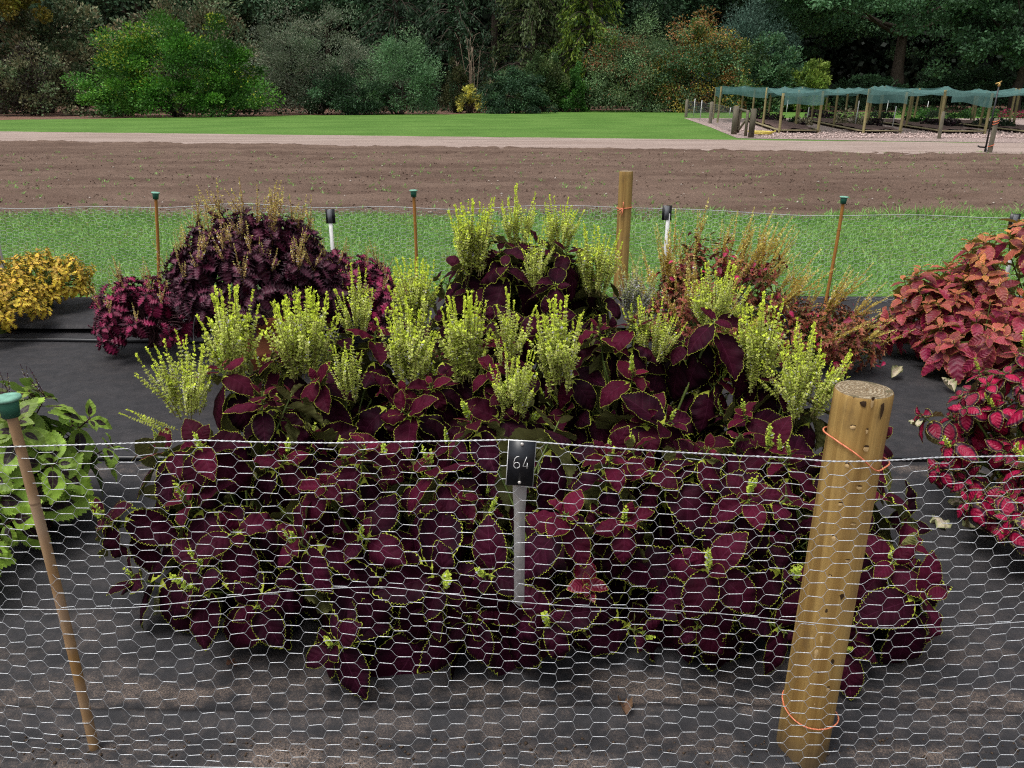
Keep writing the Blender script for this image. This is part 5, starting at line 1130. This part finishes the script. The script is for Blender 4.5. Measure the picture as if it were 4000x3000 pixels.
# ================================================================ SHRUBS AND TREES
m_bark = simple('bark', (0.060, 0.048, 0.038), 0.9, 0.1, 0.4, 6, (2, 2, 0.5), bump=0.6)
m_twig = simple('pale_twig', (0.24, 0.18, 0.13), 0.8, 0.1, 0.3, 4)
g = NT('tree_leaf'); m_tree = g.leafy(g.attr('tint')[0], 0.55, 0.2, None, 0.18)
def leaf_quads(P, t, s_, l, wr, c, r):
    n_ = np.cross(t, s_); l = l[:, None]
    V = np.stack([P, P + t * l * 0.5 + s_ * l * wr + n_ * l * 0.10, P + t * l, P + t * l * 0.5 - s_ * l * wr + n_ * l * 0.10], 1).reshape(-1, 3)
    return V, np.arange(len(V)).reshape(-1, 4), np.repeat(np.concatenate([c, np.ones((len(c), 1))], 1), 4, 0)
def clump_crown(c, rad, n, nclump, ls, cols, r, csize=0.22, drop=0.0, wr=0.32, base=0.0, rag=0.38, accent=None, acc_p=0.0, acc_top=False, zlow=-0.35):
    """leaves gathered in clumps on an uneven ellipsoid"""
    c = np.array(c); rad = np.array(rad); d = nrm(r.normal(0, 1, (nclump * 3, 3))); d = d[d[:, 2] > zlow][:nclump]; k = len(d)
    cr = r.uniform(0.62, 1.0, k) * (1 + rag * (r.random(k) - 0.5)); cc = c + d * rad * cr[:, None]; cs = csize * r.uniform(0.6, 1.4, k)
    ctint = r.uniform(0.5, 1.4, k); ccol = r.integers(0, len(cols), k)
    ix = r.integers(0, k, n); e = nrm(r.normal(0, 1, (n, 3))); rr_ = r.random(n) ** 0.5
    P = cc[ix] + e * (cs[ix] * rr_)[:, None] * rad * [1, 1, 0.75]
    t = nrm(e * 0.7 + d[ix] * 0.6 + r.normal(0, 0.5, (n, 3)) + [0, 0, 0.1 - drop]); s_ = nrm(np.cross(t, nrm(r.normal(0, 1, (n, 3)) + [0, 0, 1.2])))
    cols = np.array(cols); pick = np.where(r.random(n) < 0.7, ccol[ix], r.integers(0, len(cols), n)); col = cols[pick] * (ctint[ix] * r.uniform(0.84, 1.18, n))[:, None]
    if accent is not None:
        pr = acc_p * (np.clip((P[:, 2] - c[2]) / rad[2] + 0.3, 0, 1.3) if acc_top else 1.0); w = vnoise(P[:, 0] * 0.9, P[:, 2] * 0.9, 5); m_ = r.random(n) < pr * np.clip((w - 0.35) * 3, 0, 1.6)
        ac = np.array(accent); col[m_] = ac[r.integers(0, len(ac), m_.sum())] * r.uniform(0.7, 1.3, (m_.sum(), 1))
    keep = P[:, 2] > base + 0.05
    return leaf_quads(P[keep], t[keep], s_[keep], (ls * r.uniform(0.6, 1.4, n))[keep], wr, col[keep], r)
def limbs(mb, o, rad, n_, r, r0=0.10, zc=0.5):
    for i in range(n_):
        an = r.uniform(0, 6.28); t = Vector((math.cos(an) * rad[0] * r.uniform(.3, .8), math.sin(an) * rad[1] * r.uniform(.3, .8), zc * r.uniform(0.8, 1.7)))
        mb.tube(spline([(r.normal(0, .2), r.normal(0, .2), 0), t * 0.4 + Vector((r.normal(0, .2), 0, .2)), t], 8), np.linspace(r0, r0 * .3, 8) * r.uniform(.6, 1.1), 5)
def shrub(name, label, cat, px0, px1, pytop, pybase, Y, n, ls, cols, seed, group='shrubs along the woodland edge', depth=0.8, nclump=140, lift=0.0, nl=8, **kw):
    """a shrub that fills the given width and height at distance Y"""
    r = np.random.default_rng(seed); a_, b_ = at(px0, 460, Y), at(px1, 460, Y); top = at((px0 + px1) / 2, pytop, Y).z; w = (b_.x - a_.x) / 2; cx = (a_.x + b_.x) / 2
    root = thing(name, label, cat, (cx, Y, 0), group=group)
    zc = top * 0.27 + lift; V, Q, C = clump_crown((0, 0, zc), (w * 0.95, w * depth, top - zc), n, nclump, ls, cols, r, base=lift * 0.6, **kw)
    mk('crown', V, Q, None, m_tree, root, col=C)
    mb = MB(); limbs(mb, None, (w, w * depth), nl, r, 0.05 + 0.01 * top, zc); mb.build('stems', m_bark, root)
    return root
G1 = [(0.072, 0.212, 0.029), (0.111, 0.281, 0.034), (0.056, 0.162, 0.029)]; YG = [(0.399, 0.443, 0.047), (0.281, 0.399, 0.047)]
BRN = [(0.185, 0.184, 0.099), (0.119, 0.174, 0.081), (0.247, 0.203, 0.119), (0.099, 0.147, 0.076)]
GREY = [(0.162, 0.193, 0.128), (0.208, 0.220, 0.151), (0.128, 0.187, 0.105)]; GGR = [(0.127, 0.239, 0.112), (0.158, 0.270, 0.127), (0.095, 0.192, 0.089)]
DK = [(0.060, 0.129, 0.060), (0.079, 0.164, 0.075), (0.053, 0.099, 0.053)]; OAK = [(0.097, 0.207, 0.097), (0.126, 0.243, 0.109), (0.073, 0.163, 0.073)]
BLU = [(0.105, 0.191, 0.142), (0.131, 0.231, 0.173), (0.083, 0.147, 0.107)]; YW = [(0.247, 0.337, 0.060), (0.168, 0.258, 0.048), (0.112, 0.191, 0.046)]
RUS = [(0.240, 0.090, 0.037), (0.180, 0.106, 0.030), (0.300, 0.074, 0.044)]; AUT = [(0.293, 0.234, 0.042), (0.166, 0.205, 0.042), (0.332, 0.166, 0.058), (0.107, 0.166, 0.042)]

# near row of shrubs
shrub('rounded_shrub', 'bright green rounded bush, the brightest of the left shrubs', 'shrub', 320, 1060, 80, 452, 50.0, 56000, 0.135, G1, 1, accent=YG, acc_p=0.28, acc_top=True, depth=0.5, nclump=170, csize=0.17)
shrub('dark_shrub', 'dark reddish shrub at the left edge below the yellow tree', 'shrub', -60, 350, 200, 448, 52.0, 14000, 0.16, BRN[:2] + [(0.045, 0.034, 0.028)], 2, depth=0.6, nclump=90)
shrub('laurel_shrub', 'brown tinged dark evergreen shrub behind the bright green bush', 'shrub', -120, 520, -10, 430, 58.0, 20000, 0.22, BRN, 3, depth=0.5, nclump=120, csize=0.17)
shrub('laurel_shrub', 'brown tinged evergreen shrub above the right of the bright green bush', 'shrub', 380, 1080, -40, 430, 60.0, 24000, 0.22, BRN, 4, depth=0.5, nclump=130, csize=0.17)
shrub('grey_shrub', 'large grey brown shrub right of the bright green bush', 'shrub', 930, 1560, 15, 440, 55.0, 42000, 0.12, GREY, 5, depth=0.55, nclump=170, csize=0.17, wr=0.2)
shrub('grey_green_shrub', 'grey green rounded shrub leaning on the large grey brown shrub', 'shrub', 1380, 1740, 130, 440, 54.0, 22000, 0.12, GGR, 6, depth=0.6, nclump=90, wr=0.22)
shrub('dark_shrub', 'dark green low shrub under the large grey brown shrub', 'shrub', 1180, 1560, 270, 444, 53.2, 12000, 0.13, DK + [(0.03, 0.06, 0.03)], 7, depth=0.5, nclump=80)
shrub('small_shrub', 'brownish green small shrub left of the pale yellow shrub', 'shrub', 1720, 1850, 255, 432, 58.0, 5000, 0.11, [(0.06, 0.065, 0.025), (0.04, 0.06, 0.02)], 8, depth=0.7, nclump=40)
shrub('yellow_shrub', 'small pale yellow shrub in front of the bare twigs', 'shrub', 1775, 1905, 335, 420, 57.0, 2600, 0.13, [(0.65, 0.60, 0.14), (0.55, 0.53, 0.12), (0.20, 0.23, 0.07)], 9, depth=0.7, nclump=40)
shrub('weeping_shrub', 'low weeping dark green shrub dipping onto the lawn edge', 'shrub', 1880, 2150, 285, 440, 56.0, 16000, 0.15, [(0.036, 0.085, 0.036), (0.05, 0.11, 0.044), (0.03, 0.07, 0.034)], 10, drop=0.9, depth=0.7, nclump=80, wr=0.2)
shrub('green_shrub', 'mid green upright shrub behind the weeping shrub', 'shrub', 2020, 2240, 200, 425, 60.0, 14000, 0.14, [(0.07, 0.125, 0.04), (0.055, 0.10, 0.035), (0.10, 0.135, 0.045)], 11, depth=0.7, nclump=80)
shrub('sapling_shrub', 'fresh green young shrub left of the white post', 'shrub', 2185, 2290, 270, 415, 59.0, 4200, 0.14, [(0.075, 0.19, 0.033), (0.05, 0.14, 0.03)], 12, depth=0.8, nclump=36)
shrub('berry_shrub', 'broad grey green shrub with orange red berries', 'shrub', 2265, 2720, 85, 428, 60.0, 34000, 0.14, [(0.15, 0.25, 0.11), (0.17, 0.24, 0.10), (0.11, 0.19, 0.08)], 13, depth=0.6, nclump=150, drop=0.5, accent=[(0.34, 0.10, 0.05), (0.28, 0.16, 0.07)], acc_p=0.3, acc_top=True, wr=0.2)
shrub('autumn_shrub', 'shrub turning red and yellow left of the shade canopy', 'shrub', 2500, 2930, 90, 430, 59.0, 36000, 0.14, AUT + GGR[:3], 14, depth=0.6, nclump=130, drop=0.6, accent=[(0.16, 0.085, 0.045), (0.20, 0.075, 0.05)], acc_p=0.12, acc_top=True)
shrub('green_shrub', 'bluish green tall shrub right of the autumn shrub', 'shrub', 2720, 3090, -20, 360, 64.0, 24000, 0.20, BLU, 15, depth=0.6, nclump=120, wr=0.2)
shrub('green_shrub', 'mid green shrub just above the left end of the shade canopy', 'shrub', 2830, 3130, 165, 430, 60.0, 15000, 0.17, OAK + [(0.06, 0.10, 0.03)], 16, depth=0.6, nclump=90)
shrub('small_shrub', 'yellow green shrub peeking above the shade canopy', 'shrub', 3050, 3240, 255, 430, 59.0, 8000, 0.16, YW, 17, depth=0.7, nclump=50)
shrub('dark_shrub', 'very dark shrub under the big oak at the right', 'shrub', 3200, 3560, 300, 436, 66.0, 12000, 0.18, DK, 18, depth=0.5, nclump=80)
shrub('dark_shrub', 'very dark shrub right of the oak trunk', 'shrub', 3540, 4060, 260, 436, 68.0, 15000, 0.2, DK, 19, depth=0.4, nclump=90)

# trees
def tree(name, label, px, Y, trunk_h, tr, crad, ccz, n, ls, cols, seed, nclump=140, group='trees of the woodland edge', **kw):
    r = np.random.default_rng(seed); p = at(px, 430, Y); root = thing(name, label, 'tree', (p.x, Y, 0), group=group)
    mb = MB(); mb.tube(spline([(0, 0, -0.1), (r.normal(0, .1), 0, trunk_h * .5), (r.normal(0, .2), 0, trunk_h), (r.normal(0, .3), 0, ccz + crad[2] * .5)], 12), np.linspace(tr * 1.2, tr * 0.35, 12), 10)
    for i in range(6):
        an = r.uniform(0, 6.28); z = trunk_h * r.uniform(1.3, 1.8); t = Vector((math.cos(an) * crad[0] * .7, math.sin(an) * crad[1] * .7, z + crad[2] * r.uniform(0.3, .7)))
        mb.tube(spline([(0, 0, z), (t.x * .5, t.y * .5, z + (t.z - z) * .35), t], 7), np.linspace(tr * .3, tr * .06, 7), 6)
    mb.build('trunk', m_bark, root); V, Q, C = clump_crown((0, 0, ccz), crad, n, nclump, ls, cols, r, **kw); mk('crown', V, Q, None, m_tree, root, col=C); return root
tree('oak_tree', 'big dark oak with a thick trunk behind the shade canopy', 3490, 66, 4.0, 0.62, (13.0, 8.0, 6.2), 9.3, 80000, 0.24, OAK, 40, nclump=330, csize=0.12, zlow=-0.75)
tree('broadleaf_tree', 'dark broadleaf tree at the right edge', 3960, 60, 3.0, 0.4, (6.5, 5.0, 5.5), 7.2, 34000, 0.24, DK + OAK[:1], 41, nclump=170, csize=0.15, zlow=-0.9)
tree('maple_tree', 'tree with yellow autumn leaves at the upper left corner', 10, 55, 3.0, 0.3, (3.6, 3.0, 3.6), 7.2, 15000, 0.22, [(0.26, 0.26, 0.03), (0.16, 0.19, 0.03), (0.32, 0.25, 0.04)], 42, nclump=80)
tree('broadleaf_tree', 'dark tree behind the brown evergreen shrubs at the left', 600, 72, 4.0, 0.4, (10, 5, 6), 9.0, 26000, 0.3, DK, 43, nclump=150)
tree('broadleaf_tree', 'dark tree behind the large grey brown shrub', 1300, 72, 4.0, 0.4, (8, 5, 6.5), 9.0, 24000, 0.3, DK, 44, nclump=140)
tree('broadleaf_tree', 'dark tree behind the bluish green shrub', 2850, 75, 4.0, 0.4, (8, 5, 6.5), 9.5, 24000, 0.3, DK, 45, nclump=140)
tree('holly_tree', 'dark evergreen tree behind the berry shrub', 2500, 70, 3.0, 0.4, (6, 4, 6.5), 7.5, 26000, 0.22, DK + [(0.02, 0.05, 0.025)], 46, nclump=130)

def conifer(label, px, Y, h, spread, tr, n_br, cols, seed, ivy=False, z0=0.5, name='conifer_tree', dens=90):
    """boughs that sweep out and hang with curtains of needles"""
    r = np.random.default_rng(seed); p = at(px, 430, Y); root = thing(name, label, 'tree', (p.x, Y, 0), group='trees of the woodland edge')
    mb = MB(); mb.tube([(0, 0, -.1), (0.1, 0, h * .5), (0, 0, h)], [tr, tr * .7, tr * .2], 9); Pl, tl, cl_ = [], [], []
    for i in range(n_br):
        z = z0 + (h - z0) * r.random(); an = r.uniform(0, 6.28); L_ = spread * (1 - 0.55 * z / h) * r.uniform(.6, 1.1); d = np.array([math.cos(an), math.sin(an), 0])
        pts = spline([np.array([0, 0, z]), d * L_ * .5 + [0, 0, z + .2], d * L_ + [0, 0, z - 0.3 - 0.15 * L_]], 9); mb.tube(pts, np.linspace(.06, .012, 9), 4)
        for k in range(dens):
            f = r.random() ** .7; q = pts[min(8, int(f * 9))] + r.normal(0, .16, 3) * [1, 1, .5]; dl = r.uniform(0, 0.9) * f; q = q - [0, 0, dl]
            Pl.append(q); tl.append(nrm(d * .5 + r.normal(0, .4, 3) + [0, 0, -.8])); cl_.append(np.array(cols[r.integers(len(cols))]) * r.uniform(.6, 1.4))
    mb.build('trunk', m_bark, root); Pl, tl = np.array(Pl), np.array(tl); s_ = nrm(np.cross(tl, r.normal(0, 1, Pl.shape)))
    V, Q, C = leaf_quads(Pl, tl, s_, r.uniform(.18, .42, len(Pl)), 0.16, np.array(cl_), r); mk('crown', V, Q, None, m_tree, root, col=C)
    if ivy:
        n_ = 5200; an = r.uniform(0, 6.28, n_); z = r.uniform(0, h * .75, n_); rr_ = tr * (1.25 + .3 * vnoise(an * 2, z, 3)); P = np.stack([rr_ * np.cos(an), rr_ * np.sin(an), z], 1)
        t = nrm(np.stack([np.cos(an), np.sin(an), 0 * an - .7], 1) + r.normal(0, .4, (n_, 3))); V, Q, C = leaf_quads(P, t, nrm(np.cross(t, r.normal(0, 1, (n_, 3)))), np.full(n_, .15), .4, np.array([(0.05, 0.11, 0.05)]) * r.uniform(.5, 1.5, (n_, 1)), r); mk('ivy', V, Q, None, m_tree, root, col=C)
    return root
CON = [(0.030, 0.062, 0.032), (0.04, 0.078, 0.036)]
conifer('dark conifer with an ivy covered trunk left of the bare twigs', 1795, 63, 13, 4.0, 0.46, 60, CON, 60, True, 3.0, dens=60)
conifer('dark conifer behind the grey green shrub', 1560, 66, 13, 5.0, 0.35, 90, CON, 61)
conifer('conifer with drooping olive green sprays above the weeping shrub', 2080, 64, 13, 4.6, 0.35, 110, [(0.075, 0.11, 0.035), (0.06, 0.09, 0.034), (0.09, 0.12, 0.04)], 62, z0=2.0)
conifer('conifer with bright yellow green sprays left of the berry shrub', 2290, 62, 12, 3.6, 0.3, 110, [(0.11, 0.19, 0.025), (0.07, 0.13, 0.025), (0.18, 0.25, 0.03)], 63, z0=1.8)
conifer('dark conifer deep in the wood behind the twigs', 1930, 72, 14, 5.5, 0.4, 90, CON, 64)

# bare twigs
r = np.random.default_rng(5); p = gp(1868, 425); mb = MB()
for i in range(13):
    x = r.normal(0, 0.5); h = r.uniform(2.6, 5.0); e = np.array([x * 2.0, r.normal(0, .4), h]); b = np.array([x * .4, 0, 0.0]); pts = spline([b, (b + e) / 2 + [r.normal(0, .12), 0, 0], e], 8); mb.tube(pts, np.linspace(.04, .012, 8), 4)
    for k in range(4): q = pts[r.integers(4, 8)]; mb.tube([q, q + [r.normal(0, .35), r.normal(0, .2), r.uniform(.3, .7)]], .011, 3)
tag(mb.build('twiggy_shrub', m_twig), 'bare pale twigs standing above the pale yellow shrub', 'shrub', 'shrubs along the woodland edge').location = (p.x, 58.5, 0)

# sapling by the enclosure and little ferns on the litter
p = gp(2678, 462)
# far wood behind everything, one dark mass
r = np.random.default_rng(99); n = 170000; far_ = r.random(n) < 0.12; x = r.uniform(-90, 90, n); z = 26 * r.random(n) ** 0.85; y = np.where(far_, r.uniform(96, 112, n), r.uniform(78, 94, n))
cl_ = vnoise(x * 0.35, z * 0.35, 8); P = np.stack([x, y, z], 1); t = nrm(r.normal(0, 1, (n, 3)) + [0, -.4, 0]); c = np.array([(0.010, 0.019, 0.010)]) * np.where(far_, 0.35, 0.6 + 0.9 * cl_)[:, None] * r.uniform(.6, 1.4, (n, 1))
V, Q, C = leaf_quads(P, t, nrm(np.cross(t, r.normal(0, 1, (n, 3)))), np.where(far_, r.uniform(2.0, 4.0, n), r.uniform(.35, .8, n)), 0.42, c, r)
stuff(mk('woods', V, Q, None, m_tree, col=C))
# ferns and ground cover along the litter strip
n = 5000; x = r.uniform(-34, 34, n); y = np.interp(x, tx, ty) + r.uniform(0.3, 6, n); m_ = vnoise(x * 0.6, y * 0.6, 14) > 0.55; x, y = x[m_], y[m_]; n = len(x)
P = np.stack([x, y, r.uniform(0.0, 0.3, n)], 1); t = nrm(np.stack([r.normal(0, 1, n), r.normal(0, 1, n), r.uniform(.2, 1, n)], 1)); V, Q, C = leaf_quads(P, t, nrm(np.cross(t, r.normal(0, 1, (n, 3)))), r.uniform(.12, .3, n), .3, np.array([(0.03, 0.06, 0.02)]) * r.uniform(.5, 1.6, (n, 1)), r)
stuff(mk('undergrowth', V, Q, None, m_tree, col=C))
